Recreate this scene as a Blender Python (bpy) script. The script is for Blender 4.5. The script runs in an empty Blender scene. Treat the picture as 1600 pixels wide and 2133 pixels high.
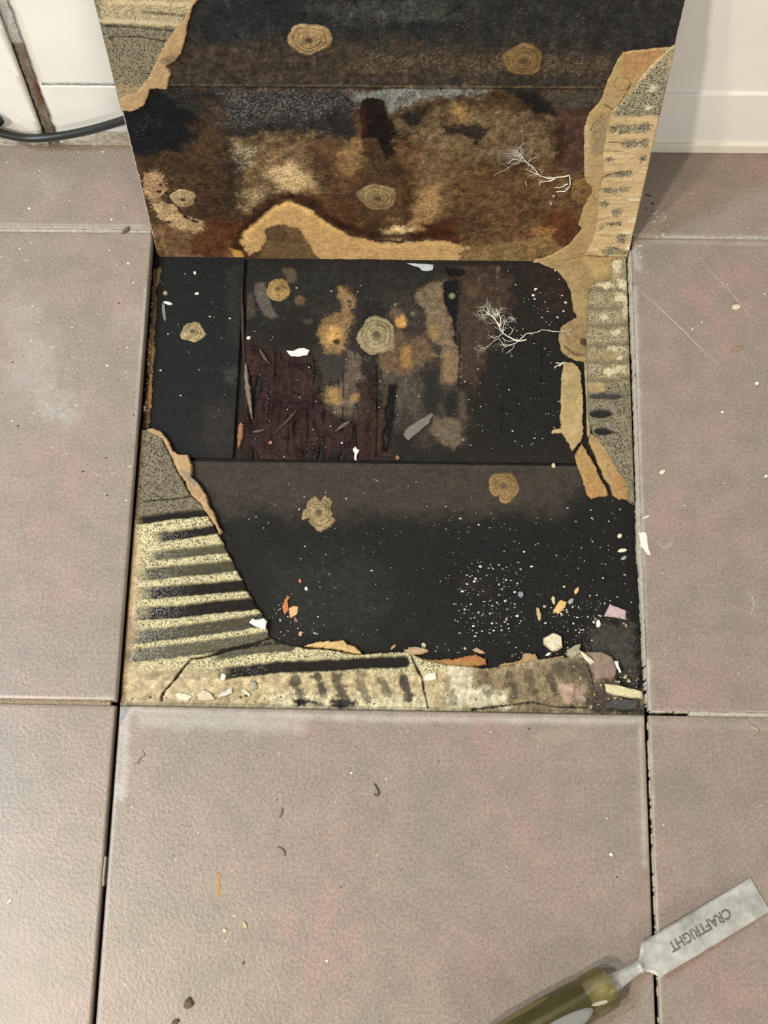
import bpy, math, random
import numpy as np
from mathutils import Matrix, Vector

random.seed(7)
SC = bpy.context.scene
COL = SC.collection

# ------------------------------------------------------------------ camera
F_PX = 2811.85
CAM = np.array([0.0247941, -0.6207854, 1.1499001])
RT = np.array([0.99965778, 0.0204293, -0.01633915])
UP = np.array([-0.01486886, 0.95762311, 0.28764021])
FW = np.array([-0.02152303, 0.28729883, -0.95759916])
cd = bpy.data.cameras.new('camera'); cam = bpy.data.objects.new('camera', cd); COL.objects.link(cam)
cd.sensor_fit = 'HORIZONTAL'; cd.sensor_width = 36.0; cd.lens = 36.0 * F_PX / 1600.0
cd.clip_start = 0.02; cd.clip_end = 50
cam.matrix_world = Matrix(((RT[0], UP[0], -FW[0], CAM[0]), (RT[1], UP[1], -FW[1], CAM[1]), (RT[2], UP[2], -FW[2], CAM[2]), (0, 0, 0, 1)))
SC.camera = cam

# ------------------------------------------------------------------ light
w = bpy.data.worlds.new('world'); SC.world = w; w.use_nodes = True
w.node_tree.nodes['Background'].inputs[0].default_value = (1.0, 0.93, 0.84, 1)
w.node_tree.nodes['Background'].inputs[1].default_value = 0.24

def area(name, loc, target, size, power, col):
    l = bpy.data.lights.new(name, 'AREA'); l.shape = 'DISK'; l.size = size; l.energy = power; l.color = col
    o = bpy.data.objects.new(name, l); COL.objects.link(o); o.location = loc
    o.rotation_euler = (Vector(target) - Vector(loc)).to_track_quat('-Z', 'Y').to_euler()
    return o
area('ceiling_downlight', (-1.08, -1.70, 2.35), (-0.1, -0.3, 0), 0.15, 47, (1.0, 0.90, 0.72))
area('ceiling_downlight_near', (-0.98, -0.90, 2.35), (-0.6, -0.6, 0), 0.12, 23, (1.0, 0.84, 0.60))
area('ceiling_downlight_cool', (-1.50, -0.50, 2.10), (-0.6, 0.1, 0), 0.30, 37, (0.55, 0.82, 1.0))
area('front_right_fill', (1.15, -2.90, 1.45), (0.3, 0.0, 0.1), 1.3, 42, (1.0, 0.93, 0.80))  # added soft fill from front right to lift wall and shadows, no window known
SC.view_settings.view_transform = 'Standard'; SC.view_settings.look = 'None'
SC.view_settings.gamma = 1.0; SC.view_settings.exposure = 0.0
SC.view_settings.use_curve_mapping = False

# ------------------------------------------------------------------ helpers: geometry of the place
S = 0.00042                       # metres of floor per photo pixel, for softness and sizes
ZB = -0.018                       # top of the subfloor boards
ZM = -0.011                       # crests of the old adhesive bed
LEAN = math.radians(77.976); YH, ZH = -0.0155, -0.00826
TL_Y = np.array([0, math.cos(LEAN), math.sin(LEAN)])      # up the lifted tile
TL_N = np.array([0, -math.sin(LEAN), math.cos(LEAN)])     # out of its underside
YW = 0.0925
def ray(u, v): return FW + (u - 800) / F_PX * RT - (v - 1066.5) / F_PX * UP
def at(u, v, z=ZB):
    d = ray(u, v); p = CAM + d * ((z - CAM[2]) / d[2]); return (float(p[0]), float(p[1]))
def at3(u, v, z=ZB): x, y = at(u, v, z); return Vector((x, y, z))
def on_wall(u, v, y=YW):
    d = ray(u, v); p = CAM + d * ((y - CAM[1]) / d[1]); return (float(p[0]), float(p[2]))
def on_tile(u, v, off=0.0):
    o = np.array([0, YH, ZH]) + TL_N * off; d = ray(u, v)
    t = ((o - CAM) @ TL_N) / (d @ TL_N); p = CAM + d * t - o
    return (float(p[0]), float(p @ TL_Y))
def fl(pts, z=ZB): return [at(u, v, z) for u, v in pts]
def tl(pts, off=0.0): return [on_tile(u, v, off) for u, v in pts]

def lin(c):
    c = np.asarray(c, float) / 255.0
    return np.where(c <= 0.04045, c / 12.92, ((c + 0.055) / 1.055) ** 2.4) * WB
WB = np.array([0.955, 1.0, 1.13])     # colours were read under the room's warm lamps
def lin4(c): a = lin(c); return (float(a[0]), float(a[1]), float(a[2]), 1.0)

# ------------------------------------------------------------------ helpers: numpy noise and distance
_P = np.random.RandomState(3).permutation(4096)
_G = np.random.RandomState(5).rand(4096) * 2 * np.pi
_GX, _GY = np.cos(_G), np.sin(_G)
def perlin(x, y, seed=0):
    xi = np.floor(x).astype(np.int64); yi = np.floor(y).astype(np.int64); xf = x - xi; yf = y - yi
    u = xf * xf * xf * (xf * (xf * 6 - 15) + 10); v = yf * yf * yf * (yf * (yf * 6 - 15) + 10)
    def g(i, j, a, b):
        h = _P[(_P[(i + seed * 131) & 4095] + j) & 4095]; return _GX[h] * a + _GY[h] * b
    n00 = g(xi, yi, xf, yf); n10 = g(xi + 1, yi, xf - 1, yf); n01 = g(xi, yi + 1, xf, yf - 1); n11 = g(xi + 1, yi + 1, xf - 1, yf - 1)
    a = n00 + u * (n10 - n00); b = n01 + u * (n11 - n01)
    return (a + v * (b - a)) * 1.41
def fbm(x, y, freq, octv=3, seed=0, sx=1.0, sy=1.0):
    r = 0; a = 1.0; t = 0
    for k in range(octv):
        r = r + a * perlin(x * freq * sx, y * freq * sy, seed + k * 7); t += a; a *= 0.55; freq *= 2.03
    return r / t
def sdpoly(x, y, poly):
    d = np.full(x.shape, 1e9); ins = np.zeros(x.shape, bool); n = len(poly)
    for i in range(n):
        ax, ay = poly[i]; bx, by = poly[(i + 1) % n]; ex, ey = bx - ax, by - ay
        wx, wy = x - ax, y - ay; t = np.clip((wx * ex + wy * ey) / (ex * ex + ey * ey + 1e-18), 0, 1)
        d = np.minimum(d, (wx - ex * t) ** 2 + (wy - ey * t) ** 2)
        c = (ay > y) != (by > y)
        with np.errstate(divide='ignore', invalid='ignore'):
            xc = ax + (y - ay) * ex / (ey if abs(ey) > 1e-15 else 1e-15)
        ins ^= c & (x < xc)
    d = np.sqrt(d); return np.where(ins, -d, d)
def sdline(x, y, pts):
    d = np.full(x.shape, 1e9)
    for (ax, ay), (bx, by) in zip(pts[:-1], pts[1:]):
        ex, ey = bx - ax, by - ay; wx, wy = x - ax, y - ay
        t = np.clip((wx * ex + wy * ey) / (ex * ex + ey * ey + 1e-18), 0, 1)
        d = np.minimum(d, (wx - ex * t) ** 2 + (wy - ey * t) ** 2)
    return np.sqrt(d)
def sstep(a, b, x): t = np.clip((x - a) / (b - a), 0, 1); return t * t * (3 - 2 * t)

class Paint:
    """colour (rgb linear, a = fine speckle) and height over plane points; all sizes in photo-pixel equivalents S"""
    def __init__(s, x, y, base, speck=0.0):
        s.x, s.y = x, y; s.c = np.tile(lin(base), (len(x), 1)); s.a = np.full(len(x), float(speck)); s.h = np.zeros(len(x)); s.r = np.ones(len(x)); s.k = 11
    def _near(s, pts, m):
        p = np.array(pts); return np.nonzero((s.x > p[:, 0].min() - m) & (s.x < p[:, 0].max() + m) & (s.y > p[:, 1].min() - m) & (s.y < p[:, 1].max() + m))[0]
    def _mix(s, i, m, col, speck, dh, var):
        if col is not None:
            c = lin(col)[None, :]
            if var: s.k += 3; c = c * (1 + var * fbm(s.x[i], s.y[i], 160, 3, s.k))[:, None].clip(0.15, 3)
            s.c[i] += (c - s.c[i]) * m[:, None]
        if speck is not None: s.a[i] += (speck - s.a[i]) * m
        if dh: s.h[i] += dh * m
    def blob(s, pts, col, soft=6, amp=8, freq=90, k=1.0, speck=None, dh=0, var=0.35, grain=0.0, dots=0.0, calm=None):
        i = s._near(pts, (soft + amp * 1.5) * S)
        if len(i) == 0: return
        s.k += 1; x, y = s.x[i], s.y[i]
        d = sdpoly(x, y, pts) + amp * S * (1.7 * fbm(x, y, freq, 3, s.k) + 1.0 * fbm(x, y, freq * 4.3, 3, s.k + 90))
        if grain: d = d + grain * S * fbm(x, y, 420, 2, s.k + 50)
        m = k * sstep(soft * S, -soft * S, d)
        if dots: m = m * ((1 - dots) + dots * sstep(-0.12, 0.30, fbm(x, y, 480, 3, s.k + 70)))
        if calm is not None: s.r[i] += (calm - s.r[i]) * m
        s._mix(i, m, col, speck, dh, var)
    def line(s, pts, hw, col, soft=3, amp=2, freq=150, k=1.0, speck=None, dh=0, var=0.3, taper=0):
        i = s._near(pts, (hw + soft + amp * 2) * S)
        if len(i) == 0: return
        s.k += 1; x, y = s.x[i], s.y[i]
        d = sdline(x, y, pts) - hw * S + amp * S * 1.6 * fbm(x, y, freq, 3, s.k)
        m = k * sstep(soft * S, -soft * S, d)
        s._mix(i, m, col, speck, dh, var)
    def spot(s, c, rx, ry, col, **kw):
        s.blob([(c[0] + rx * S * math.cos(t * math.pi / 5), c[1] + ry * S * math.sin(t * math.pi / 5)) for t in range(10)], col, **kw)
    def mottle(s, freq, amt, octv=3, seed=1, sx=1, sy=1):
        s.c *= (1 + amt * s.r * fbm(s.x, s.y, freq, octv, seed, sx, sy))[:, None].clip(0.1, 4)
    def out(s): return np.concatenate([s.c.clip(0, 1), s.a.clip(0, 1)[:, None]], 1)

# ------------------------------------------------------------------ helpers: objects
def link(name, me, parent=None, mat=None, M=None):
    o = bpy.data.objects.new(name, me); COL.objects.link(o)
    if parent is not None: o.parent = parent
    if M is not None: o.matrix_local = M
    if mat is not None and me is not None: me.materials.append(mat)
    return o
def tag(o, label, cat, group=None):
    o['label'] = label; o['category'] = cat
    if group: o['group'] = group
    return o
def empty(name, loc=(0, 0, 0), parent=None):
    o = bpy.data.objects.new(name, None); COL.objects.link(o); o.location = loc; o.empty_display_size = 0.02
    if parent is not None: o.parent = parent
    return o
def mesh(name, verts, faces, colors=None, smooth=True):
    me = bpy.data.meshes.new(name); me.from_pydata([tuple(v) for v in verts], [], faces); me.update()
    if colors is not None:
        a = me.color_attributes.new('Col', 'FLOAT_COLOR', 'POINT'); a.data.foreach_set('color', np.asarray(colors, np.float32).ravel())
    if smooth: me.polygons.foreach_set('use_smooth', np.ones(len(me.polygons), bool))
    return me
def np_mesh(name, v, quads, colors=None, smooth=True):
    me = bpy.data.meshes.new(name); n = len(quads)
    me.vertices.add(len(v)); me.vertices.foreach_set('co', np.asarray(v, np.float32).ravel())
    me.loops.add(n * 4); me.loops.foreach_set('vertex_index', np.asarray(quads, np.int32).ravel())
    me.polygons.add(n); me.polygons.foreach_set('loop_start', np.arange(0, n * 4, 4, dtype=np.int32))
    me.update(calc_edges=True); me.validate()
    if colors is not None:
        a = me.color_attributes.new('Col', 'FLOAT_COLOR', 'POINT'); a.data.foreach_set('color', np.asarray(colors, np.float32).ravel())
    if smooth: me.polygons.foreach_set('use_smooth', np.ones(n, bool))
    return me
def sheet(name, poly, res, paint, base, mat, parent=None, M=None, edge_amp=0.0, edge_freq=200, seed=0, clip=None, round_edge=0.0, back=None):
    """a torn-edged sheet with depth: grid inside poly (2D), heights from paint(x, y) -> Paint, skirt down to height 'base'"""
    p = np.array(poly); x0, y0 = p.min(0) - 2 * res; x1, y1 = p.max(0) + 2 * res
    nx = int((x1 - x0) / res) + 2; ny = int((y1 - y0) / res) + 2
    X, Y = np.meshgrid(x0 + np.arange(nx) * res, y0 + np.arange(ny) * res); X = X.ravel(); Y = Y.ravel()
    def sd(a, b):
        d = sdpoly(a, b, poly)
        if edge_amp: d = d + edge_amp * (1.6 * fbm(a, b, edge_freq, 4, seed) + 1.3 * fbm(a, b, edge_freq * 0.35, 2, seed + 31) + 0.9 * np.abs(fbm(a, b, edge_freq * 2.2, 2, seed + 33)))
        if clip is not None: d = np.maximum(d, clip(a, b))
        return d
    D = sd(X, Y); Dg = D.reshape(ny, nx)
    gy, gx = np.gradient(Dg, res); g = np.sqrt(gx ** 2 + gy ** 2) + 1e-6
    near = (np.abs(Dg) < 1.0 * res)
    fx = np.where(near, Dg * gx / g / np.maximum(g, 1), 0).ravel(); fy = np.where(near, Dg * gy / g / np.maximum(g, 1), 0).ravel()
    idx = np.arange(nx * ny).reshape(ny, nx); q = np.stack([idx[:-1, :-1], idx[:-1, 1:], idx[1:, 1:], idx[1:, :-1]], -1).reshape(-1, 4)
    q = q[(D[q].mean(1) < 0)]
    used = np.zeros(nx * ny, bool); used[q.ravel()] = True
    # border edges of the kept quads
    e = np.concatenate([q[:, [0, 1]], q[:, [1, 2]], q[:, [2, 3]], q[:, [3, 0]]]); key = np.sort(e, 1); key = key[:, 0] * (nx * ny) + key[:, 1]
    _, inv, cnt = np.unique(key, return_inverse=True, return_counts=True); be = e[cnt[inv] == 1]
    bverts = np.unique(be.ravel()); isb = np.zeros(nx * ny, bool); isb[bverts] = True
    x = np.where(isb, X - fx, X); y = np.where(isb, Y - fy, Y)
    remap = -np.ones(nx * ny, np.int64); u = np.nonzero(used)[0]; remap[u] = np.arange(len(u))
    pa = paint(x[u], y[u]); h = pa.h.copy(); c = pa.out()
    if round_edge: h = base + (h - base) * (0.35 + 0.65 * np.sqrt(np.clip(-D[u] / round_edge, 0, 1)))
    V = np.stack([x[u], y[u], h], 1); Q = remap[q]
    b = remap[bverts]; bm = -np.ones(len(u), np.int64); bm[b] = np.arange(len(b)) + len(V)
    low = V[b].copy(); low[:, 2] = base
    E = remap[be]; skirt = np.stack([E[:, 1], E[:, 0], bm[E[:, 0]], bm[E[:, 1]]], 1)
    V = np.concatenate([V, low]); c = np.concatenate([c, c[b]]); Q = np.concatenate([Q, skirt])
    return link(name, np_mesh(name, V, Q, c), parent, mat, M)
def box(name, lo, hi, mat, parent=None, bev=0.0):
    (a, b, c), (d, e, f) = lo, hi; k = min(bev, (d - a) / 3, (e - b) / 3, (f - c) / 3)
    if k <= 0:
        v = [(x, y, z) for x in (a, d) for y in (b, e) for z in (c, f)]
        fs = [(0, 1, 3, 2), (4, 6, 7, 5), (0, 4, 5, 1), (2, 3, 7, 6), (0, 2, 6, 4), (1, 5, 7, 3)]
        return link(name, mesh(name, v, fs, smooth=False), parent, mat)
    import bmesh
    bm = bmesh.new(); bmesh.ops.create_cube(bm, size=1)
    for v in bm.verts: v.co = ((a + d) / 2 + v.co.x * (d - a), (b + e) / 2 + v.co.y * (e - b), (c + f) / 2 + v.co.z * (f - c))
    bmesh.ops.bevel(bm, geom=list(bm.edges), offset=k, segments=2, profile=0.6, affect='EDGES')
    me = bpy.data.meshes.new(name); bm.to_mesh(me); bm.free(); return link(name, me, parent, mat)
def tube_data(pts, rad, sides=6):
    pts = [Vector(p) for p in pts]; v = []; f = []; n = len(pts); up = Vector((0.13, 0.2, 1)).normalized()
    for i, p in enumerate(pts):
        t = (pts[min(i + 1, n - 1)] - pts[max(i - 1, 0)]).normalized(); a = t.cross(up).normalized(); b = a.cross(t)
        r = rad[i] if hasattr(rad, '__len__') else rad
        for k in range(sides): th = 2 * math.pi * k / sides; v.append(p + a * (r * math.cos(th)) + b * (r * math.sin(th)))
    for i in range(n - 1):
        for k in range(sides): k2 = (k + 1) % sides; f.append((i * sides + k, i * sides + k2, (i + 1) * sides + k2, (i + 1) * sides + k))
    f.append(tuple(range(sides))[::-1]); f.append(tuple((n - 1) * sides + k for k in range(sides)))
    return v, f
def smooth_path(pts, n=8):
    pts = [Vector(p) for p in pts]; out = []
    for i in range(len(pts) - 1):
        p0 = pts[max(i - 1, 0)]; p1 = pts[i]; p2 = pts[i + 1]; p3 = pts[min(i + 2, len(pts) - 1)]
        for k in range(n):
            t = k / n; out.append(0.5 * ((2 * p1) + (p2 - p0) * t + (2 * p0 - 5 * p1 + 4 * p2 - p3) * t * t + (3 * p1 - p0 - 3 * p2 + p3) * t ** 3))
    out.append(pts[-1]); return out

# ------------------------------------------------------------------ materials
class NT:
    def __init__(s, name):
        s.m = bpy.data.materials.new(name); s.m.use_nodes = True; s.t = s.m.node_tree; s.b = s.t.nodes['Principled BSDF']
    def n(s, typ, **kw):
        o = s.t.nodes.new(typ)
        for k, v in kw.items():
            if k.startswith('i_'): o.inputs[k[2:].replace('_', ' ')].default_value = v
            else: setattr(o, k, v)
        return o
    def l(s, a, b): s.t.links.new(a, b)
    def pos(s): return s.n('ShaderNodeNewGeometry').outputs['Position']
    def noise(s, scale, detail=4, rough=0.55, vec=None, dist=0.0):
        o = s.n('ShaderNodeTexNoise', i_Scale=scale, i_Detail=detail, i_Roughness=rough, i_Distortion=dist)
        s.l(vec if vec is not None else s.pos(), o.inputs['Vector']); return o.outputs['Fac']
    def ramp(s, fac, stops):
        r = s.n('ShaderNodeValToRGB'); e = r.color_ramp.elements
        while len(e) < len(stops): e.new(0.5)
        for i, (p, c) in enumerate(stops): e[i].position = p; e[i].color = c if len(c) == 4 else (*c, 1)
        s.l(fac, r.inputs[0]); return r.outputs['Color']
    def mix(s, fac, a, b, mode='MIX'):
        m = s.n('ShaderNodeMix', data_type='RGBA', blend_type=mode)
        for sock, v in ((m.inputs[0], fac), (m.inputs[6], a), (m.inputs[7], b)):
            if hasattr(v, 'links'): s.l(v, sock)
            else: sock.default_value = v
        return m.outputs[2]
    def math(s, op, a, b=0.0):
        m = s.n('ShaderNodeMath', operation=op)
        for sock, v in ((m.inputs[0], a), (m.inputs[1], b)):
            if hasattr(v, 'links'): s.l(v, sock)
            else: sock.default_value = v
        return m.outputs[0]
    def bump(s, h, strength=0.3, dist=0.001):
        b = s.n('ShaderNodeBump', i_Strength=strength, i_Distance=dist); s.l(h, b.inputs['Height']); s.l(b.outputs[0], s.b.inputs['Normal'])
    def base(s, c):
        if hasattr(c, 'links'): s.l(c, s.b.inputs['Base Color'])
        else: s.b.inputs['Base Color'].default_value = c
    def rough(s, r):
        if hasattr(r, 'links'): s.l(r, s.b.inputs['Roughness'])
        else: s.b.inputs['Roughness'].default_value = r
GR = lambda v: (v, v, v, 1)
_mats = {}
def flat_mat(col, rough=0.75, var=0.25, scale=600, metal=0.0):
    key = (tuple(col), rough, var, scale, metal)
    if key in _mats: return _mats[key]
    t = NT('mat_%d_%d_%d' % tuple(col)); n = t.noise(scale, 4)
    c = np.array(lin4(col)); lo = [float(x) for x in c[:3] * (1 - var)]; hi = [float(min(x, 1)) for x in c[:3] * (1 + var)]
    t.base(t.ramp(n, [(0.3, lo), (0.7, hi)])); t.rough(rough); t.b.inputs['Metallic'].default_value = metal
    t.bump(n, 0.25, 0.0005); _mats[key] = t.m; return t.m
def stain_mat(name, rough=0.7, bump=0.5, grain=700, spec=0.15, dark=(38, 33, 25), vary=0.45):
    t = NT(name); a = t.n('ShaderNodeAttribute', attribute_name='Col')
    n1 = t.noise(grain, 5, 0.65); n2 = t.noise(260, 4, 0.6)
    f = t.ramp(n1, [(0.28, GR(1 - vary)), (0.72, GR(1 + vary))])
    c = t.mix(1.0, a.outputs['Color'], f, 'MULTIPLY')
    sp = t.ramp(t.noise(grain * 1.05, 2, 0.5), [(0.40, GR(1)), (0.47, GR(0))])      # dark pits
    k = t.math('MULTIPLY', sp, a.outputs['Alpha'])
    c = t.mix(k, c, lin4(dark)); t.base(c)
    t.rough(t.ramp(n2, [(0.3, GR(rough - 0.15)), (0.7, GR(min(1, rough + 0.12)))]))
    t.b.inputs['Specular IOR Level'].default_value = spec
    hh = t.math('SUBTRACT', n1, k); t.bump(hh, bump, 0.0012); return t.m
M_STAIN = stain_mat('stained_skin', 0.72, 0.45, 620, vary=0.26)
M_BOARD = stain_mat('mouldy_board', 0.62, 0.45, 620, vary=0.36)
M_MORTAR = stain_mat('old_adhesive', 0.85, 0.6, 820, vary=0.25)
M_TAN = stain_mat('levelling_skin', 0.7, 0.4, 420, vary=0.2)

def tile_mat():
    t = NT('floor_tile_ceramic'); P = t.pos()
    g1 = t.noise(380, 5, 0.75); g2 = t.noise(1300, 2, 0.5); big = t.noise(9.0, 3, 0.55, dist=0.4); mid = t.noise(38, 3, 0.6)
    base = t.ramp(big, [(0.34, lin4((138, 124, 108))), (0.48, lin4((144, 126, 111))), (0.58, lin4((148, 126, 112))), (0.70, lin4((151, 124, 112)))])
    base = t.mix(t.ramp(mid, [(0.36, GR(0.6)), (0.62, GR(0.0))]), base, lin4((127, 115, 100)))
    base = t.mix(1.0, base, t.ramp(g1, [(0.32, GR(0.74)), (0.68, GR(1.26))]), 'MULTIPLY')
    base = t.mix(1.0, base, t.ramp(g2, [(0.32, GR(0.82)), (0.68, GR(1.18))]), 'MULTIPLY')
    a = t.n('ShaderNodeAttribute', attribute_name='Col')
    hz = t.math('MULTIPLY', a.outputs['Alpha'], t.ramp(t.noise(160, 4, 0.7), [(0.3, GR(0.55)), (0.65, GR(1.0))]))
    base = t.mix(hz, base, a.outputs['Color']); t.base(base)
    t.rough(t.ramp(g1, [(0.3, GR(0.26)), (0.7, GR(0.42))]))
    t.bump(t.noise(300, 3, 0.6), 0.34, 0.0009); return t.m
M_TILE = tile_mat()
def bed_mat(name, a, b, scale=300):
    t = NT(name); n = t.noise(scale, 5, 0.65); t.base(t.ramp(n, [(0.3, lin4(a)), (0.7, lin4(b))])); t.rough(0.9); t.bump(n, 0.6, 0.002); return t.m
M_BED = bed_mat('mortar_bed', (70, 56, 42), (140, 112, 80))
M_SLAB = bed_mat('under_slab', (16, 14, 13), (34, 30, 27), 120)
M_GROUT = bed_mat('pale_grout', (150, 138, 118), (196, 184, 162), 420)
M_GROUTB = bed_mat('brown_grout', (112, 92, 68), (176, 154, 122), 420)
def wall_mat():
    t = NT('white_gloss_paint'); n = t.noise(14, 3); t.base(t.ramp(n, [(0.35, (0.80, 0.80, 0.78, 1)), (0.7, (0.86, 0.86, 0.84, 1))])); t.rough(0.28)
    t.bump(t.noise(30, 2), 0.03, 0.002); return t.m
M_WALL = wall_mat()
M_DIRT = bed_mat('dirty_caulk', (104, 88, 66), (206, 198, 180), 120)
# ================================================================== the floor: slab, tiles, joints
floor = box('floor', (-1.2, -1.45, -0.06), (1.2, 0.13, -0.0225), M_SLAB); floor['kind'] = 'structure'
floor['label'] = 'tiled floor with one tile lifted out'

def coords(a, b, lo, hi, fine, coarse=0.03):
    """positions across a tile: bevel lines at both ends, fine inside the watched part, coarse outside"""
    c = [a, a + 0.0005, a + 0.0014]; x = a + 0.0014
    while x < b - 0.0014 - fine * 0.5:
        x += fine if lo < x < hi else coarse
        if x < b - 0.0016: c.append(x)
    return np.array(c + [b - 0.0014, b - 0.0005, b])
PALE = (206, 199, 184)
def tile_paint(x, y):
    p = Paint(x, y, PALE, 0.0)
    Z0 = 0.0
    def haze(pts, hw, k, soft=8, amp=4, col=PALE): p.line(fl(pts, 0), hw, col, soft=soft, amp=amp, freq=60, k=1, speck=k, var=0)
    haze([(262, 1478), (500, 1488), (800, 1497), (1100, 1500), (1335, 1502)], 4, 0.55, 9)
    haze([(300, 1500), (500, 1505), (620, 1512)], 12, 0.38, 16, 8)
    haze([(262, 1490), (258, 1600), (252, 1660)], 7, 0.5, 10)
    haze([(1334, 1500), (1336, 1600), (1344, 1800)], 3, 0.4, 6)
    haze([(1352, 1500), (1356, 1700), (1366, 1950), (1372, 2120)], 3, 0.4, 5)
    haze([(1345, 1380), (1348, 1470)], 7, 0.6, 9)
    haze([(1322, 600), (1328, 900), (1334, 1100), (1338, 1300)], 5, 0.5, 7)
    haze([(1320, 505), (1352, 470), (1380, 448)], 4, 0.22, 10, 8)
    haze([(1320, 520), (1330, 560)], 6, 0.45, 8)
    haze([(1332, 503), (1600, 508)], 2.5, 0.4, 4, 2)
    haze([(0, 478), (300, 484)], 2.5, 0.4, 4, 2)
    haze([(0, 466), (300, 470)], 2.0, 0.35, 3, 2)
    haze([(0, 1453), (240, 1453)], 2, 0.3, 3, 2)
    haze([(1350, 1483), (1600, 1490)], 2.5, 0.45, 4, 2)
    haze([(1350, 1508), (1600, 1513)], 4, 0.3, 8, 4, (150, 142, 122))
    haze([(303, 600), (290, 800), (276, 1050), (258, 1300)], 3, 0.35, 4, 2)
    # dust lying on the left tile
    for (u, v, rx, ry, k) in ((70, 760, 60, 90, 0.16), (120, 850, 40, 26, 0.26), (40, 650, 50, 40, 0.14), (270, 660, 24, 24, 0.16), (90, 380, 70, 40, 0.08)):
        c = at(u, v, 0); p.spot(c, rx, ry, (214, 208, 200), soft=40, amp=30, freq=50, speck=k, var=0)
    # broken glaze on the corner of the front tile
    p.blob(fl([(250, 1462), (274, 1466), (268, 1484), (256, 1502), (248, 1503)], 0), (134, 130, 122), soft=1.5, amp=1, speck=0.95, dh=-0.0008, var=0.1)
    # faint brown smear beside the crack of the right front tile, scuffs
    haze([(1385, 1140), (1400, 1128)], 2, 0.3, 3, 1); haze([(1560, 1240), (1575, 1262)], 2, 0.25, 3, 1)
    haze([(1125, 1535), (1190, 1530)], 6, 0.3, 14, 6, (168, 140, 92))
    return p
def floor_tile(x0, x1, y0, y1, fine=True):
    xs = coords(x0, x1, -0.40, 0.40, 0.0024 if fine else 9); ys = coords(y0, y1, -0.75, 0.12, 0.0024 if fine else 9)
    X, Y = np.meshgrid(xs, ys); nx, ny = len(xs), len(ys)
    ex = np.minimum(X - x0, x1 - X); ey = np.minimum(Y - y0, y1 - Y); e = np.minimum(ex, ey)
    Z = np.where(e < 0.0002, -0.0012, np.where(e < 0.0010, -0.0004, 0.0))
    x, y, z = X.ravel(), Y.ravel(), Z.ravel(); pa = tile_paint(x, y); z = z + pa.h
    idx = np.arange(nx * ny).reshape(ny, nx); q = np.stack([idx[:-1, :-1], idx[:-1, 1:], idx[1:, 1:], idx[1:, :-1]], -1).reshape(-1, 4)
    ring = np.concatenate([idx[0, :], idx[1:, -1], idx[-1, -2::-1], idx[-2:0:-1, 0]])
    V = np.stack([x, y, z], 1); low = V[ring].copy(); low[:, 2] = -0.010; n0 = len(V); k = len(ring); r2 = np.arange(k) + n0
    sk = np.stack([np.roll(ring, -1), ring, r2, np.roll(r2, -1)], 1)
    c = pa.out(); cl = c[ring].copy(); cl[:, :3] = lin((120, 110, 96)); cl[:, 3] = 0.85
    o = link('floor_tile', np_mesh('floor_tile', np.concatenate([V, low]), np.concatenate([q, sk]), np.concatenate([c, cl])), floor, M_TILE)
    m = 0.0012; box('mortar_bed', (x0 + m, y0 + m, -0.0224), (x1 - m, y1 - m, -0.0099), M_BED, o)
    return o
XS = ((-1.1315, -0.6815), (-0.6775, -0.2275), (-0.2235, 0.2238), (0.2272, 0.6775), (0.6815, 1.1315))
YS = ((0.0018, 0.0992), (-0.4482, -0.0018), (-0.9, -0.4522), (-1.354, -0.904))
TILES = {}
for i, (x0, x1) in enumerate(XS):
    for j, (y0, y1) in enumerate(YS):
        if (i, j) == (2, 1): continue
        TILES[i, j] = floor_tile(x0, x1, y0, y1, 1 <= i <= 3 and j <= 2)
def grout(name, poly, top, mat, amp=0.0004, low=-0.012):
    def pt(x, y):
        p = Paint(x, y, (180, 168, 146)); p.h[:] = top + 0.0009 * fbm(x, y, 260, 3, 4); p.mottle(220, 0.5); return p
    o = sheet(name, poly, 0.0009, pt, low, mat, floor, edge_amp=amp, edge_freq=260, seed=5); return o
def rect(x0, y0, x1, y1): return [(x0, y0), (x1, y0), (x1, y1), (x0, y1)]
grout('grout_line', rect(-0.48, -0.0022, -0.229, 0.0022), -0.0014, M_GROUT)
grout('grout_line', rect(0.229, -0.0022, 0.48, 0.0022), -0.0012, M_GROUT)
grout('grout_line', rect(-0.48, -0.4522, -0.232, -0.4480), -0.0022, M_GROUTB)
grout('grout_line', rect(0.262, -0.4522, 0.48, -0.4480), -0.0013, M_GROUT)
grout('grout_line', rect(0.229, -0.4494, 0.262, -0.4480), -0.0013, M_GROUT)
grout('grout_line', rect(-0.2, -0.0015, 0.2, 0.0022), -0.003, M_GROUT)
# pale grout left standing against the tile on the right of the hole, and slivers in the open joints
grout('grout_line', [(0.2248, -0.012), (0.2276, -0.012), (0.2276, -0.45), (0.2262, -0.45), (0.2252, -0.36), (0.2238, -0.30), (0.2250, -0.2)], -0.0030, M_GROUT, 0.0008, -0.016)
grout('grout_line', [(0.2262, -0.456), (0.2276, -0.456), (0.2276, -0.75), (0.2268, -0.75)], -0.0016, M_GROUT, 0.0004)
grout('grout_line', [(-0.2278, -0.575), (-0.2260, -0.578), (-0.2262, -0.60), (-0.2278, -0.603)], -0.0020, M_GROUT, 0.0003)

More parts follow.
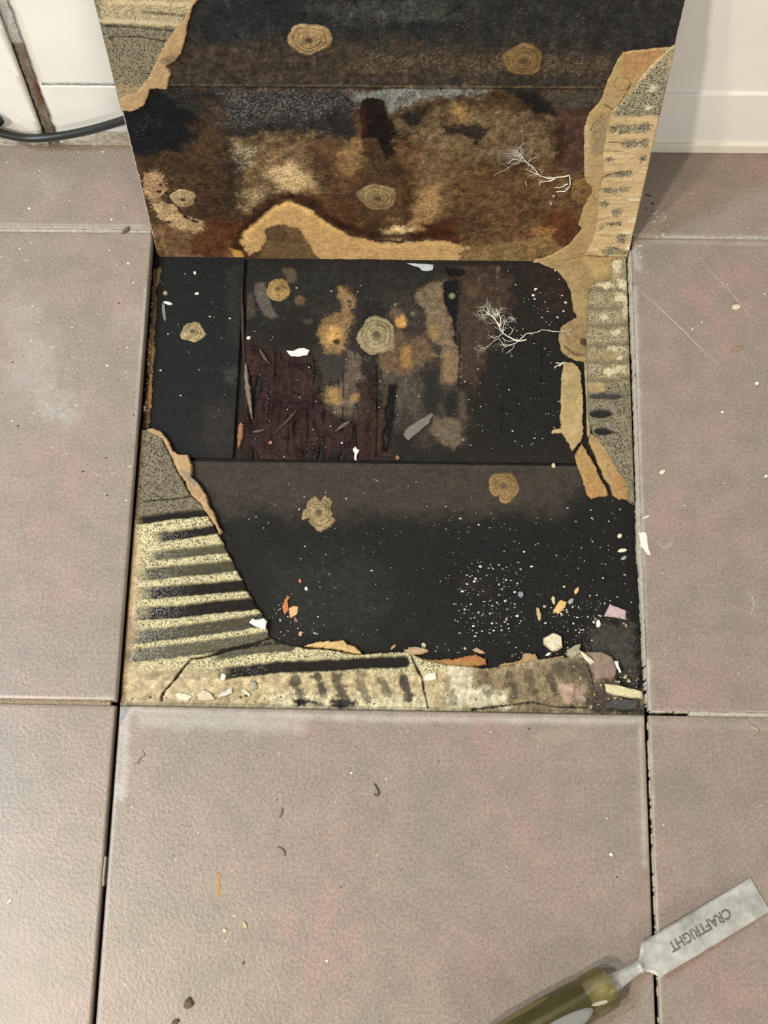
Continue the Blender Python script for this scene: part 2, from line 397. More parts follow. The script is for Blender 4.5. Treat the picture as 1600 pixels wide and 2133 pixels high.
# scratches across the tile on the right
def scratch(pts, wid, parent):
    P = smooth_path([at3(u, v, 0.00008) for u, v in pts], 10); v = []; f = []
    for i, p in enumerate(P):
        t = (P[min(i + 1, len(P) - 1)] - P[max(i - 1, 0)]).normalized(); n = Vector((-t.y, t.x, 0)); k = wid * S * (0.35 + 0.65 * math.sin(math.pi * i / (len(P) - 1))) * random.uniform(0.5, 1.2)
        v += [p + n * k, p - n * k, p + Vector((0, 0, 0.00006))]
    for i in range(len(P) - 1): a = i * 3; f += [(a, a + 2, a + 5, a + 3), (a + 2, a + 1, a + 4, a + 5)]
    link('scratch', mesh('scratch', v, f), parent, flat_mat((182, 172, 162), 0.8, 0.2))
scratch([(1324, 597), (1370, 638), (1420, 685), (1460, 725), (1498, 760)], 1.1, TILES[3, 1])
scratch([(1465, 552), (1510, 595), (1540, 630), (1565, 662)], 0.8, TILES[3, 1])
scratch([(1372, 1128), (1384, 1142), (1402, 1130)], 0.9, TILES[3, 1])
scratch([(1566, 1240), (1570, 1255), (1565, 1282)], 0.8, TILES[3, 1])

# ================================================================== wall, skirting and jamb
def struct(o): o['kind'] = 'structure'; return o
JX = on_wall(52, 140)[0]
struct(box('wall_back', (-1.2, YW + 0.002, -0.03), (1.2, YW + 0.05, 1.3), M_WALL))
zt_r = on_wall(1500, 196)[1]; zt_l = on_wall(160, 179)[1]
struct(box('baseboard_right', (0.02, YW - 0.0006, 0.0145), (1.2, YW + 0.004, zt_r), M_WALL, bev=0.0012))
struct(box('baseboard_left', (JX + 0.006, YW - 0.0006, 0.024), (0.016, YW + 0.004, zt_l), M_WALL, bev=0.0012))
struct(box('trim_1', (0.02, YW - 0.0035, 0.0), (1.2, YW + 0.003, 0.0150), flat_mat((226, 220, 198), 0.4, 0.04), bev=0.003))
# grubby line above the left skirting board
def dpaint(col, amp):
    def f(x, y):
        p = Paint(x, y, col); p.h[:] = 0.001 + 0.0012 * fbm(x, y, 180, 4, 8); p.mottle(150, amp); p.a[:] = 0.2; return p
    return f
WM = Matrix(((1, 0, 0, 0), (0, 0, -1, YW + 0.0015), (0, 1, 0, 0), (0, 0, 0, 1)))
struct(sheet('trim_2', rect(JX + 0.008, zt_l - 0.001, 0.0, zt_l + 0.0022), 0.0008, dpaint((150, 142, 122), 0.5), 0.0, M_TAN, None, WM, 0.0006, 200, 3))
struct(sheet('trim_3', rect(JX + 0.004, -0.001, 0.016, 0.023), 0.0012, dpaint((196, 186, 164), 0.5), -0.002, M_TAN, None, Matrix(((1, 0, 0, 0), (0, 0, -1, YW + 0.001), (0, 1, 0, 0), (0, 0, 0, 1))), 0.001, 120, 4))
# the boxed-in jamb at the left with the rotten strip down its edge
dz = on_wall(8, 10); db = on_wall(100, 270)
jt = dz[0] + (1.0 - dz[1]) * (dz[0] - db[0]) / (dz[1] - db[1])
def prism(name, poly, y0, y1, mat, parent=None):
    n = len(poly); v = [(x, y0, z) for x, z in poly] + [(x, y1, z) for x, z in poly]
    f = [tuple(range(n)), tuple(range(2 * n - 1, n - 1, -1))] + [(i, i + n, (i + 1) % n + n, (i + 1) % n) for i in range(n)]
    return link(name, mesh(name, v, [tuple(reversed(q)) for q in f], smooth=False), parent, mat)
sl = (dz[0] - db[0]) / (dz[1] - db[1])
zj = 0.020
jr = lambda z: db[0] + (z - db[1]) * sl
def jpaint(x, y):
    p = Paint(x, y, (240, 236, 220)); p.h[:] = 0.0; p.line([(JX - 0.4, zj), (JX + 0.1, zj)], 10, (186, 164, 128), soft=10, amp=8, k=0.7); p.a[:] = 0; p.mottle(30, 0.05); return p
jm = stain_mat('flaking_white_paint', 0.5, 0.15, 200, vary=0.05)
jamb = struct(sheet('trim_4', [(-0.9, zj), (jr(zj) - 0.006, zj), (jr(0.6) - 0.006, 0.6), (-0.9, 0.6)], 0.004, jpaint, -0.012, jm, None, Matrix(((1, 0, 0, 0), (0, 0, -1, YW - 0.004), (0, 1, 0, 0), (0, 0, 0, 1)))))
def rpaint(x, y):
    p = Paint(x, y, (124, 112, 94)); p.h[:] = 0.0010 * fbm(x, y, 300, 4, 6, 1, 0.2); p.mottle(260, 0.8, 4, 5, 1, 0.25)
    p.blob([on_wall(68, 165), on_wall(84, 175), on_wall(92, 215), on_wall(80, 205)], (112, 66, 48), soft=5, amp=3)
    p.line([(jr(0.0) - 0.0052, 0.0), (jr(0.16) - 0.0052, 0.16)], 3.5, (52, 44, 36), soft=2, amp=3, dh=-0.0015)
    p.blob([(jr(.16) - .004, .16), (jr(.16) + .006, .16), (jr(.4) + .006, .4), (jr(.4) - .004, .4)], (186, 182, 172), soft=8, amp=4)
    p.a[:] = 0.3; return p
struct(sheet('trim_5', [(jr(0.004) - 0.0075, 0.004), (jr(0.004) + 0.006, 0.004), (jr(0.5) + 0.003, 0.5), (jr(0.5) - 0.0075, 0.5)], 0.0009, rpaint, -0.002, M_STAIN, None, Matrix(((1, 0, 0, 0), (0, 0, -1, YW - 0.0005), (0, 1, 0, 0), (0, 0, 0, 1))), 0.0008, 120, 9))
struct(box('trim_6', (-0.9, YW - 0.003, 0.0), (jr(0.02) - 0.004, YW + 0.004, zj + 0.001), M_DIRT, bev=0.002))

# black cable lying along the wall
cp = []
for u, v0 in ((-120, 190), (-60, 236), (-20, 266), (10, 279), (60, 288), (120, 284), (190, 270), (255, 251), (330, 226), (420, 205)):
    x, z = on_wall(u, v0, YW - 0.0115); cp.append(Vector((x, YW - 0.0115, max(z, 0.0048))))
cp = [Vector((-0.95, YW - 0.0115, 0.15)), Vector((-0.66, YW - 0.0115, 0.125))] + cp[1:] + [Vector((-0.08, YW - 0.0115, 0.075)), Vector((0.06, YW - 0.0115, 0.05)), Vector((0.12, YW - 0.0115, 0.02))]
v, f = tube_data(smooth_path(cp, 12), 0.0040, 14)
tag(link('cable', mesh('cable', v, f), None, flat_mat((34, 34, 33), 0.42, 0.12, 200)), 'black round cable lying along the skirting behind the lifted tile', 'cable')
# ================================================================== the open bed: boards under the missing tile
HX0, HX1 = -0.2272, 0.2270
RES = 0.0009
bx1 = at(496, 800)[0]; rx0 = at(507, 800)[0]; yb = at(700, 957)[1]; yf = at(700, 964)[1]
def board_left(x, y):
    p = Paint(x, y, (28, 27, 26), 0.15); p.h[:] = ZB + 0.0005 * fbm(x, y, 120, 4, 2)
    p.blob(fl([(430, 830), (490, 850), (488, 950), (420, 930)]), (44, 38, 33), soft=25, amp=15)
    p.blob(fl([(470, 560), (497, 560), (497, 720), (480, 700)]), (42, 38, 34), soft=14, amp=10)
    p.blob(fl([(462, 770), (492, 765), (490, 800), (470, 795)]), (70, 70, 62), soft=10, amp=10, k=0.5, grain=8)
    p.line(fl([(487, 560), (489, 700), (486, 945)]), 2, (40, 34, 28), soft=3, k=0.6)
    p.mottle(300, 0.35, 3, 4); return p
sheet('subfloor_board', [(HX0, 0.004), (bx1, 0.004), (bx1 - 0.0012, yb), (HX0, yb + 0.0006)], RES, board_left, -0.0224, M_BOARD, floor, edge_amp=0.0003)
def board_front(x, y):
    p = Paint(x, y, (29, 26, 22), 0.2); p.h[:] = ZB + 0.0004 * fbm(x, y, 100, 4, 3)
    p.blob(fl([(385, 955), (1220, 955), (1240, 1020), (1140, 1070), (900, 1080), (620, 1070), (440, 1060)]), (62, 53, 44), soft=40, amp=25, freq=30, var=0.3)
    p.line(fl([(385, 968), (800, 972), (1200, 972)]), 6, (70, 62, 52), soft=6, k=0.5)
    p.blob(fl([(560, 1180), (760, 1160), (830, 1240), (760, 1330), (590, 1330)]), (42, 39, 34), soft=40, amp=30, freq=40, k=0.7, grain=26, var=0.6)
    p.blob(fl([(960, 1100), (1310, 1060), (1330, 1360), (1000, 1370), (880, 1250)]), (25, 23, 21), soft=50, amp=25, freq=30)
    p.blob(fl([(1230, 1310), (1300, 1290), (1325, 1300), (1335, 1430), (1280, 1420), (1215, 1370)]), (62, 56, 49), soft=14, amp=14, grain=12, dh=0.0022, var=0.7)
    for (u, v) in ((975, 1215), (560, 1320), (1010, 1230)): p.spot(at(u, v), 14, 12, (48, 30, 26), soft=12, amp=8, k=0.5)
    p.mottle(420, 0.45, 3, 5); p.mottle(60, 0.2, 2, 9)
    p.h += 0.0006 * sstep(0.1, 0.5, fbm(x, y, 420, 2, 31)) ; return p
sheet('subfloor_board', [(HX0, yf), (HX1, yf + 0.0002), (HX1, -0.4508), (HX0, -0.4508)], RES, board_front, -0.0224, M_BOARD, floor, edge_amp=0.00025)
def board_rot(x, y):
    p = Paint(x, y, (33, 28, 24), 0.15)
    wx = x + 0.004 * fbm(x, y, 55, 3, 41) + 0.010 * fbm(x, y, 12, 2, 42)
    fib = fbm(wx, y, 70, 4, 12, 1.0, 0.22); fin = fbm(wx, y, 300, 3, 14, 1.0, 0.16); lump = fbm(x, y, 38, 4, 43)
    p.h[:] = ZB - 0.0008 + 0.0004 * fbm(x, y, 90, 3, 6)
    # red brown crumbling fibres
    rot = sdpoly(x, y, fl([(508, 700), (560, 725), (660, 735), (700, 790), (800, 770), (815, 962), (505, 962)])); rm = sstep(0.006, -0.006, rot + 0.006 * fbm(x, y, 60, 3, 2))
    p.c += (lin((50, 31, 26))[None] * (0.85 + 0.8 * fib + 0.6 * fin + 0.9 * lump)[:, None].clip(0.15, 3) - p.c) * rm[:, None]
    p.h += rm * (0.0022 * fib + 0.0010 * fin + 0.0016 * lump - 0.0010)
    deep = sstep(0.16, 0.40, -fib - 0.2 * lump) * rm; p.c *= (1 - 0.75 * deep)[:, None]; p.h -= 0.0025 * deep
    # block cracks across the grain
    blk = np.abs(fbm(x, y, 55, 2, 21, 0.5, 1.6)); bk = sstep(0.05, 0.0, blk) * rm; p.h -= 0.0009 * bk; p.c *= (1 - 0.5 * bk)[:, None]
    p.blob(fl([(775, 860), (800, 860), (800, 940), (778, 940)]), (64, 42, 30), soft=8, amp=5, k=0.7)
    p.blob(fl([(960, 560), (974, 556), (1057, 560), (1069, 635), (1034, 682), (1024, 730), (991, 792), (962, 796), (953, 777), (960, 706), (953, 659), (960, 611)]), (72, 54, 41), soft=14, amp=18, var=0.9, dots=0.3)
    p.blob(fl([(1080, 552), (1150, 552), (1185, 600), (1190, 660), (1120, 640)]), (44, 32, 25), soft=14, amp=14, grain=14, var=0.7)
    p.blob(fl([(1020, 740), (1160, 700), (1170, 920), (1010, 940)]), (29, 27, 24), soft=20, amp=10)
    # faint fan of dark grain on the right board
    for k in range(26):
        v0 = 690 + k * 9; p.line(fl([(1020 + (k * 37) % 60, v0 - 6), (1080, v0 + 4), (1150, v0 + 10 + (k * 13) % 9)]), 0.9, (16, 15, 15), soft=1.4, amp=1.0, k=0.55, dh=-0.0003)
    # tan and grey growth: a broad dull wash first
    p.blob(fl([(800, 600), (860, 590), (930, 580), (962, 640), (965, 800), (972, 880), (955, 935), (900, 925), (850, 900), (800, 870), (788, 760), (800, 690)]), (66, 56, 46), soft=22, amp=26, freq=50, var=0.9, dots=0.5)
    p.blob(fl([(660, 640), (740, 590), (760, 760), (765, 870), (690, 880), (664, 800)]), (58, 48, 40), soft=20, amp=20, freq=50, var=0.9, dots=0.5)
    p.blob(fl([(520, 560), (930, 556), (900, 600), (780, 640), (600, 650), (530, 690)]), (40, 38, 32), soft=24, amp=20, freq=50, var=0.9, dots=0.4)
    p.blob(fl([(922, 587), (898, 587), (875, 604), (865, 616), (882, 635), (891, 673), (896, 704), (924, 720), (920, 742), (920, 796), (953, 796), (958, 754), (951, 720), (939, 663), (927, 640), (924, 606)]), (124, 102, 76), soft=5, amp=8, dh=0.0006, var=0.8, grain=5, dots=0.25)
    p.spot(at(905, 690), 14, 20, (150, 118, 72), soft=10, amp=6, k=0.7)
    p.spot(at(938, 765), 16, 40, (134, 104, 66), soft=10, amp=8, k=0.6)
    p.blob(fl([(795, 715), (853, 708), (891, 700), (905, 735), (867, 773), (839, 785), (800, 780), (790, 745)]), (108, 83, 58), soft=9, amp=16, var=0.8, dots=0.3)
    p.spot(at(846, 742), 12, 26, (168, 124, 68), soft=9, amp=6, k=0.7); p.spot(at(833, 700), 12, 14, (118, 88, 52), soft=8, amp=6, k=0.6)
    p.blob(fl([(800, 777), (867, 785), (905, 800), (915, 850), (872, 866), (848, 862), (805, 850), (815, 810)]), (80, 69, 58), soft=14, amp=20, var=0.9, dots=0.4)
    p.blob(fl([(878, 775), (918, 770), (918, 860), (880, 856)]), (40, 35, 31), soft=10, amp=8)
    p.blob(fl([(905, 868), (953, 868), (967, 908), (948, 934), (920, 924), (898, 895)]), (98, 83, 64), soft=5, amp=6, dh=0.0004, var=0.5)
    p.blob(fl([(930, 818), (955, 812), (950, 866), (928, 868)]), (34, 31, 29), soft=6, amp=4)
    p.blob(fl([(958, 815), (968, 820), (972, 875), (955, 870)]), (82, 66, 56), soft=5, amp=5, k=0.8)
    p.blob(fl([(924, 587), (955, 578), (958, 600), (953, 659), (951, 716), (943, 663), (927, 630)]), (20, 18, 18), soft=2, amp=2, dh=-0.0012)
    p.blob(fl([(812, 800), (826, 795), (822, 860), (808, 940), (798, 935), (804, 860)]), (16, 12, 11), soft=4, amp=4, dh=-0.003)
    p.blob(fl([(926, 552), (965, 558), (975, 564), (955, 574), (938, 572)]), (16, 14, 13), soft=3, amp=2, dh=-0.0015)
    p.blob(fl([(699, 603), (724, 596), (738, 614), (738, 652), (728, 697), (720, 729), (683, 738), (670, 724), (663, 684), (688, 655), (710, 650), (715, 630)]), (140, 108, 68), soft=5, amp=9, dh=0.0004, var=0.7, grain=6, dots=0.25)
    p.spot(at(693, 700), 20, 22, (205, 156, 88), soft=12, amp=9, k=0.85); p.spot(at(722, 625), 12, 20, (140, 112, 76), soft=8, amp=5, k=0.7)
    for (u, v, r) in ((727, 627, 4), (728, 638, 4), (702, 712, 9), (703, 694, 3)): p.spot(at(u, v), r, r * 0.8, (62, 44, 28), soft=3, amp=3)
    p.blob(fl([(726, 733), (753, 738), (760, 751), (749, 765), (753, 785), (737, 799), (749, 828), (733, 864), (715, 864), (688, 855), (679, 832), (683, 810), (706, 799), (717, 776)]), (100, 84, 68), soft=6, amp=12, dh=0.0003, var=0.8, grain=6, dots=0.3)
    p.spot(at(697, 822), 18, 20, (160, 124, 70), soft=10, amp=9, k=0.8); p.spot(at(738, 828), 9, 9, (170, 132, 76), soft=7, amp=5, k=0.7)
    p.blob(fl([(672, 738), (722, 735), (720, 790), (672, 800)]), (56, 49, 43), soft=10, amp=10, k=0.7)
    p.spot(at(836, 668), 13, 17, (196, 146, 80), soft=6, amp=5); p.spot(at(822, 650), 14, 12, (98, 80, 62), soft=6, amp=6)
    p.blob(fl([(530, 588), (548, 586), (560, 612), (566, 640), (579, 658), (564, 664), (548, 652), (532, 622)]), (88, 78, 68), soft=2.5, amp=3, dh=0.0006, var=0.25)
    p.blob(fl([(511, 612), (527, 610), (533, 655), (512, 668)]), (66, 56, 48), soft=3, amp=3, dh=0.0004)
    p.blob(fl([(587, 560), (617, 560), (617, 585), (600, 588)]), (88, 70, 54), soft=4, amp=4); p.spot(at(626, 625), 12, 12, (96, 74, 54), soft=4, amp=5)
    p.spot(at(642, 668), 10, 7, (70, 58, 50), soft=5, amp=4); p.spot(at(942, 615), 7, 7, (132, 122, 98), soft=2, amp=1.5)
    p.spot(at(860, 653), 5, 6, (104, 94, 72), soft=2, amp=1.5); p.spot(at(823, 633), 4, 4, (104, 94, 72), soft=2, amp=1.5)
    p.spot(at(985, 607), 16, 14, (92, 70, 50), soft=8, amp=6, k=0.7); p.spot(at(1038, 560), 6, 9, (120, 98, 68), soft=4, amp=3, k=0.8)
    # long splits with the grain
    for (u, v0, v1, hw) in ((574, 720, 790, 1.4), (655, 745, 800, 1.4), (640, 850, 940, 1.6), (714, 770, 900, 1.0), (785, 760, 950, 1.8), (600, 860, 940, 1.2), (560, 800, 880, 1.1), (957, 690, 800, 1.4), (1128, 720, 800, 0.8), (1047, 800, 900, 0.7), (675, 900, 958, 1.5), (740, 880, 955, 1.5), (523, 780, 900, 1.6)):
        p.line(fl([(u, v0), (u + 2, (v0 + v1) / 2), (u - 2, v1)]), hw, (10, 8, 8), soft=1.2, amp=1.5, k=0.9, dh=-0.0014)
    p.mottle(350, 0.45, 3, 7); return p
sheet('subfloor_board', [(rx0 - 0.0005, 0.004), (HX1, 0.004), (HX1, yb), (rx0 - 0.001, yb)], RES, board_rot, -0.0224, M_BOARD, floor, edge_amp=0.0004)

# ------------------------------------------------------------------ the old adhesive bed
clipx = lambda x, y: np.maximum(np.maximum(HX0 + 0.0006 - x, x - HX1), -0.4512 - y)
VL = [([(298, 1084), (348, 1076), (429, 1068)], 6.5, 1.0), ([(337, 1118), (384, 1113), (447, 1103)], 8.5, 1.0), ([(330, 1157), (375, 1153), (431, 1146), (476, 1142)], 8.5, 0.85),
      ([(308, 1197), (375, 1189), (442, 1184), (492, 1177)], 11, 0.9), ([(308, 1236), (366, 1231), (442, 1225), (519, 1218)], 11, 1.0), ([(303, 1278), (375, 1274), (442, 1265), (541, 1256)], 12, 1.0),
      ([(294, 1326), (375, 1317), (442, 1308), (530, 1294)], 12, 0.9), ([(280, 1366), (352, 1357), (431, 1348), (545, 1331)], 12, 0.85), ([(454, 1364), (532, 1350), (605, 1346)], 9, 0.85),
      ([(476, 1402), (575, 1390), (685, 1386), (760, 1381), (842, 1379)], 10.5, 1.0), ([(300, 1406), (390, 1404), (476, 1402)], 8, 0.25)]
VF = [([(614, 1413), (626, 1460)], 9, .85), ([(660, 1410), (674, 1442)], 10, .9), ([(702, 1408), (722, 1462)], 10, .85), ([(750, 1406), (762, 1455)], 9, .6), ([(795, 1412), (808, 1445)], 8, .6),
      ([(840, 1410), (854, 1448)], 9, .95), ([(930, 1415), (945, 1462)], 8, .45), ([(1008, 1405), (1018, 1445)], 8, .5), ([(1060, 1408), (1073, 1448)], 8, .65), ([(1105, 1405), (1112, 1440)], 9, .5), ([(1148, 1410), (1155, 1432)], 9, .7)]
def adhesive_left(x, y):
    p = Paint(x, y, (204, 188, 142), 0.8); p.h[:] = ZM + 0.0004 * fbm(x, y, 150, 4, 5)
    p.c *= (1 + 0.12 * fbm(x, y, 40, 2, 3))[:, None]
    Z = ZM
    p.blob(fl([(285, 880), (420, 880), (440, 1062), (280, 1082)], Z), (126, 114, 90), soft=6, amp=4, speck=0.85, var=0.35)
    p.blob(fl([(285, 900), (330, 900), (330, 1000), (285, 1010)], Z), (140, 126, 100), soft=14, amp=10, k=0.5)
    p.line(fl([(298, 1044), (350, 1040), (400, 1034)], Z), 1.6, (38, 34, 30), soft=2, amp=1, dh=-0.0006)
    # front strip: paler, dirtier towards the right
    p.blob(fl([(240, 1395), (560, 1400), (900, 1400), (1000, 1385), (1000, 1490), (240, 1490)], Z), (190, 168, 126), soft=8, amp=12, speck=0.3, var=0.7)
    p.blob(fl([(960, 1385), (1340, 1350), (1345, 1490), (960, 1490)], Z), (142, 121, 91), soft=24, amp=18, speck=0.4, var=0.6)
    p.blob(fl([(938, 1388), (985, 1390), (985, 1430), (1060, 1445), (1060, 1478), (930, 1470)], Z), (206, 192, 156), soft=11, amp=18, speck=0.15, var=0.6)
    p.blob(fl([(560, 1445), (900, 1445), (900, 1480), (560, 1475)], Z), (212, 194, 152), soft=8, amp=14, speck=0.2, var=0.7)
    p.blob(fl([(1166, 1424), (1196, 1420), (1196, 1468), (1172, 1466)], Z), (172, 142, 120), soft=3, amp=6, speck=0.05, dh=0.0008)
    p.blob(fl([(1196, 1425), (1225, 1430), (1220, 1465), (1198, 1465)], Z), (158, 132, 112), soft=4, amp=4, speck=0.2)
    p.blob(fl([(1210, 1362), (1260, 1356), (1285, 1385), (1276, 1420), (1245, 1420), (1228, 1395)], Z), (142, 120, 102), soft=3, amp=4, speck=0.1, dh=0.0015, var=0.3)
    p.blob(fl([(1160, 1370), (1230, 1375), (1235, 1425), (1140, 1405)], Z), (96, 86, 66), soft=10, amp=10, speck=0.4, var=0.6)
    p.blob(fl([(1225, 1420), (1340, 1405), (1345, 1490), (1225, 1480)], Z), (84, 72, 60), soft=8, amp=8, speck=0.3, dh=-0.002, var=0.8)
    p.line(fl([(985, 1478), (1110, 1462), (1150, 1472), (1225, 1474)], Z), 2, (40, 34, 30), soft=2, amp=2, dh=-0.001)
    # smooth pinkish margin where the joint was
    p.blob(fl([(230, 1460), (240, 1300), (262, 1090), (286, 1090), (290, 1160), (286, 1300), (285, 1400), (300, 1462)], Z), (190, 166, 130), soft=10, amp=9, speck=0.12, var=0.3)
    p.blob(fl([(250, 1455), (262, 1290), (285, 1290), (278, 1400)], Z), (150, 130, 104), soft=10, amp=8, k=0.6)
    p.blob(fl([(255, 1395), (440, 1395), (400, 1470), (250, 1470)], Z), (190, 168, 130), soft=10, amp=12, speck=0.12, var=0.6)
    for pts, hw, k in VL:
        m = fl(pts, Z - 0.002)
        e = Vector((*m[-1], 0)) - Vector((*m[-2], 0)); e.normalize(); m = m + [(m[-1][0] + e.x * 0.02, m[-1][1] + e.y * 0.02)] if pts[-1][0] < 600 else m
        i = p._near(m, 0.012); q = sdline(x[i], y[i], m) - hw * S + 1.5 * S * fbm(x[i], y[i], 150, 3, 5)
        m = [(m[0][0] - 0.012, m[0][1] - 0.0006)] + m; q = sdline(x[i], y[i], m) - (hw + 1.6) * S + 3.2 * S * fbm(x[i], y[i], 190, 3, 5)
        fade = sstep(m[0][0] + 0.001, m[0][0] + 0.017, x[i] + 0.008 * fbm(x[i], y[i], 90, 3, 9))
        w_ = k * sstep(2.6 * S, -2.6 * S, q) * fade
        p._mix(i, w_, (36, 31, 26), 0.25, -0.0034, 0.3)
    # frosty efflorescence at the left end of the troughs
    fr = sstep(0.05, 0.35, fbm(x, y, 900, 2, 17)); lx = sstep(at(420, 1250, Z)[0], at(300, 1250, Z)[0], x) * (y < at(300, 1105, Z)[1])
    low = p.h < ZM - 0.0012; mm = (0.85 * fr * lx * low)[:, None]; p.c += (lin((176, 172, 158))[None] - p.c) * mm
    fr2 = sstep(0.15, 0.45, fbm(x, y, 800, 2, 19)) * low * (y < at(300, 1300, Z)[1]) * (x < at(560, 1300, Z)[0]); p.c += (lin((150, 146, 130))[None] - p.c) * (0.7 * fr2)[:, None]
    for pts, hw, k in VF: p.line(fl(pts, Z - 0.001), hw, (66, 58, 50), soft=4, amp=10, freq=130, k=k, speck=0.3, dh=-0.0016, var=0.8)
    for (u, v, rx, ry, c) in ((650, 1462, 24, 6, (48, 42, 38)), (715, 1465, 30, 9, (64, 56, 48)), (668, 1457, 12, 8, (196, 180, 136)), (626, 1462, 16, 6, (40, 36, 34))): p.spot(at(u, v, Z), rx, ry, c, soft=4, amp=5)
    # cracks through the bed
    p.line(fl([(562, 1327), (530, 1338), (490, 1347), (452, 1360), (426, 1368), (398, 1372), (384, 1388), (372, 1402), (360, 1420), (345, 1436), (336, 1450), (336, 1458)], Z), 2.0, (14, 12, 11), soft=1.2, amp=1.4, dh=-0.005, speck=0, var=0)
    p.line(fl([(856, 1362), (868, 1390), (879, 1410), (884, 1440), (892, 1474)], Z), 1.8, (40, 33, 28), soft=1.3, amp=1.3, dh=-0.003, var=0)
    p.line(fl([(1222, 1384), (1232, 1402), (1238, 1425)], Z), 1.5, (44, 36, 32), soft=1.3, dh=-0.002, var=0)
    fm = sstep(at(600, 1395, ZM)[1], at(600, 1415, ZM)[1], y); p.h += 0.0006 * fbm(x, y, 350, 3, 9) + fm * 0.0022 * fbm(x, y, 110, 4, 19); p.c *= (1 + fm * 0.45 * fbm(x, y, 110, 4, 19))[:, None]; p.mottle(240, 0.3, 3, 8); return p
A_L = [(280, 893), (318, 891), (338, 912), (352, 940), (372, 985), (398, 1030), (420, 1050), (436, 1078), (452, 1105), (470, 1140), (496, 1190), (521, 1240), (545, 1275), (553, 1300), (560, 1322),
       (575, 1333), (600, 1341), (640, 1350), (690, 1352), (740, 1362), (800, 1358), (850, 1356), (880, 1372), (930, 1382), (1010, 1390), (1040, 1388), (1090, 1376), (1140, 1370), (1180, 1368), (1210, 1358), (1250, 1356), (1278, 1366), (1287, 1392), (1284, 1412), (1302, 1428), (1350, 1432), (1355, 1500), (200, 1500), (235, 1300), (262, 1000)]
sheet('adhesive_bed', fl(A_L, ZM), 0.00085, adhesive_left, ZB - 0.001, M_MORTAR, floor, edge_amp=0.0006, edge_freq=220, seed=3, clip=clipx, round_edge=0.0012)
def adhesive_right(x, y):
    p = Paint(x, y, (168, 150, 114), 0.7); Z = ZM; p.h[:] = ZM + 0.0005 * fbm(x, y, 150, 4, 15)
    p.blob(fl([(1220, 800), (1320, 800), (1320, 1060), (1220, 1060)], Z), (138, 126, 100), soft=14, amp=8, speck=0.85)
    for v0 in (602, 640, 676, 716, 752, 790): p.line(fl([(1226, v0), (1270, v0 + 2), (1316, v0 - 3)], Z), 6, (126, 112, 86), soft=5, amp=4, speck=0.55, k=0.8, dh=-0.0009)
    for (u, v, rx, ry) in ((1287, 557, 14, 16), (1296, 590, 17, 12), (1258, 594, 18, 5), (1293, 620, 14, 12), (1260, 660, 12, 5), (1286, 693, 7, 9), (1285, 724, 13, 8), (1277, 769, 24, 9), (1305, 640, 6, 30), (1296, 745, 8, 6)):
        p.spot(at(u, v, Z), rx, ry, (204, 186, 146), soft=3, amp=11, freq=120, speck=0.15, dh=0.0006)
    p.spot(at(1241, 806, Z), 21, 14, (166, 140, 96), soft=4, amp=3, speck=0.0); p.spot(at(1262, 742, Z), 26, 10, (160, 136, 96), soft=6, amp=5, speck=0.3)
    p.spot(at(1262, 824, Z), 36, 8, (66, 62, 56), soft=3, amp=3, speck=0.1, dh=-0.0022); p.spot(at(1252, 860, Z), 27, 10, (44, 41, 38), soft=2, amp=1.5, speck=0.1, dh=-0.003); p.spot(at(1256, 897, Z), 19, 9, (44, 40, 37), soft=2, amp=1.5, speck=0.1, dh=-0.003)
    p.line(fl([(1270, 898), (1288, 901)], Z), 2, (44, 40, 37), soft=2, dh=-0.002)
    p.h += 0.0006 * fbm(x, y, 350, 3, 29); p.mottle(240, 0.25, 3, 8); return p
A_R = [(1276, 530), (1318, 530), (1320, 700), (1324, 850), (1326, 960), (1325, 1050), (1310, 1040), (1306, 1004), (1296, 990), (1262, 932), (1240, 905), (1226, 870), (1223, 760), (1222, 700), (1226, 640), (1228, 600), (1240, 585), (1272, 580)]
sheet('adhesive_bed', fl(A_R, ZM), 0.00085, adhesive_right, ZB - 0.001, M_MORTAR, floor, edge_amp=0.0005, edge_freq=220, seed=13, clip=lambda x, y: np.maximum(x - 0.2240, -0.4512 - y), round_edge=0.001)

# ------------------------------------------------------------------ torn skins of levelling compound
def skin(name, pts, col, z, parent=floor, edge=0.0008, extra=None, seed=1, base=None, wave=0.0003):
    def pt(x, y):
        p = Paint(x, y, col, 0.0); p.h[:] = z + wave * fbm(x, y, 70, 3, seed + 2); p.c *= (1 + 0.35 * fbm(x, y, 55, 4, seed))[:, None]
        if extra: extra(p)
        p.mottle(260, 0.25, 3, seed + 5); p.c *= (1 - 0.3 * sstep(0.05, 0.0, np.abs(fbm(x, y, 70, 3, seed + 9))))[:, None]; return p
    return sheet(name, fl(pts, z), 0.0008, pt, (ZB if base is None else base), M_TAN, parent, edge_amp=edge, edge_freq=260, seed=seed, round_edge=0.0008)
ZT = ZB + 0.0030
def t1x(p):
    p.blob(fl([(1170, 690), (1185, 672), (1215, 676), (1224, 740), (1190, 742)], ZT), (142, 116, 78), soft=5, amp=4, dh=0.0006)
    p.line(fl([(1178, 722), (1195, 738), (1222, 742)], ZT), 2.5, (96, 72, 48), soft=3, amp=2); p.spot(at(1217, 711, ZT), 9, 9, (84, 60, 42), soft=2.5, amp=2, dh=-0.0008)
    p.blob(fl([(1230, 545), (1275, 545), (1275, 575), (1240, 575)], ZT), (186, 150, 96), soft=12, amp=8, k=0.7); p.line(fl([(1225, 560), (1226, 660)], ZT), 3, (150, 124, 84), soft=4, k=0.6)
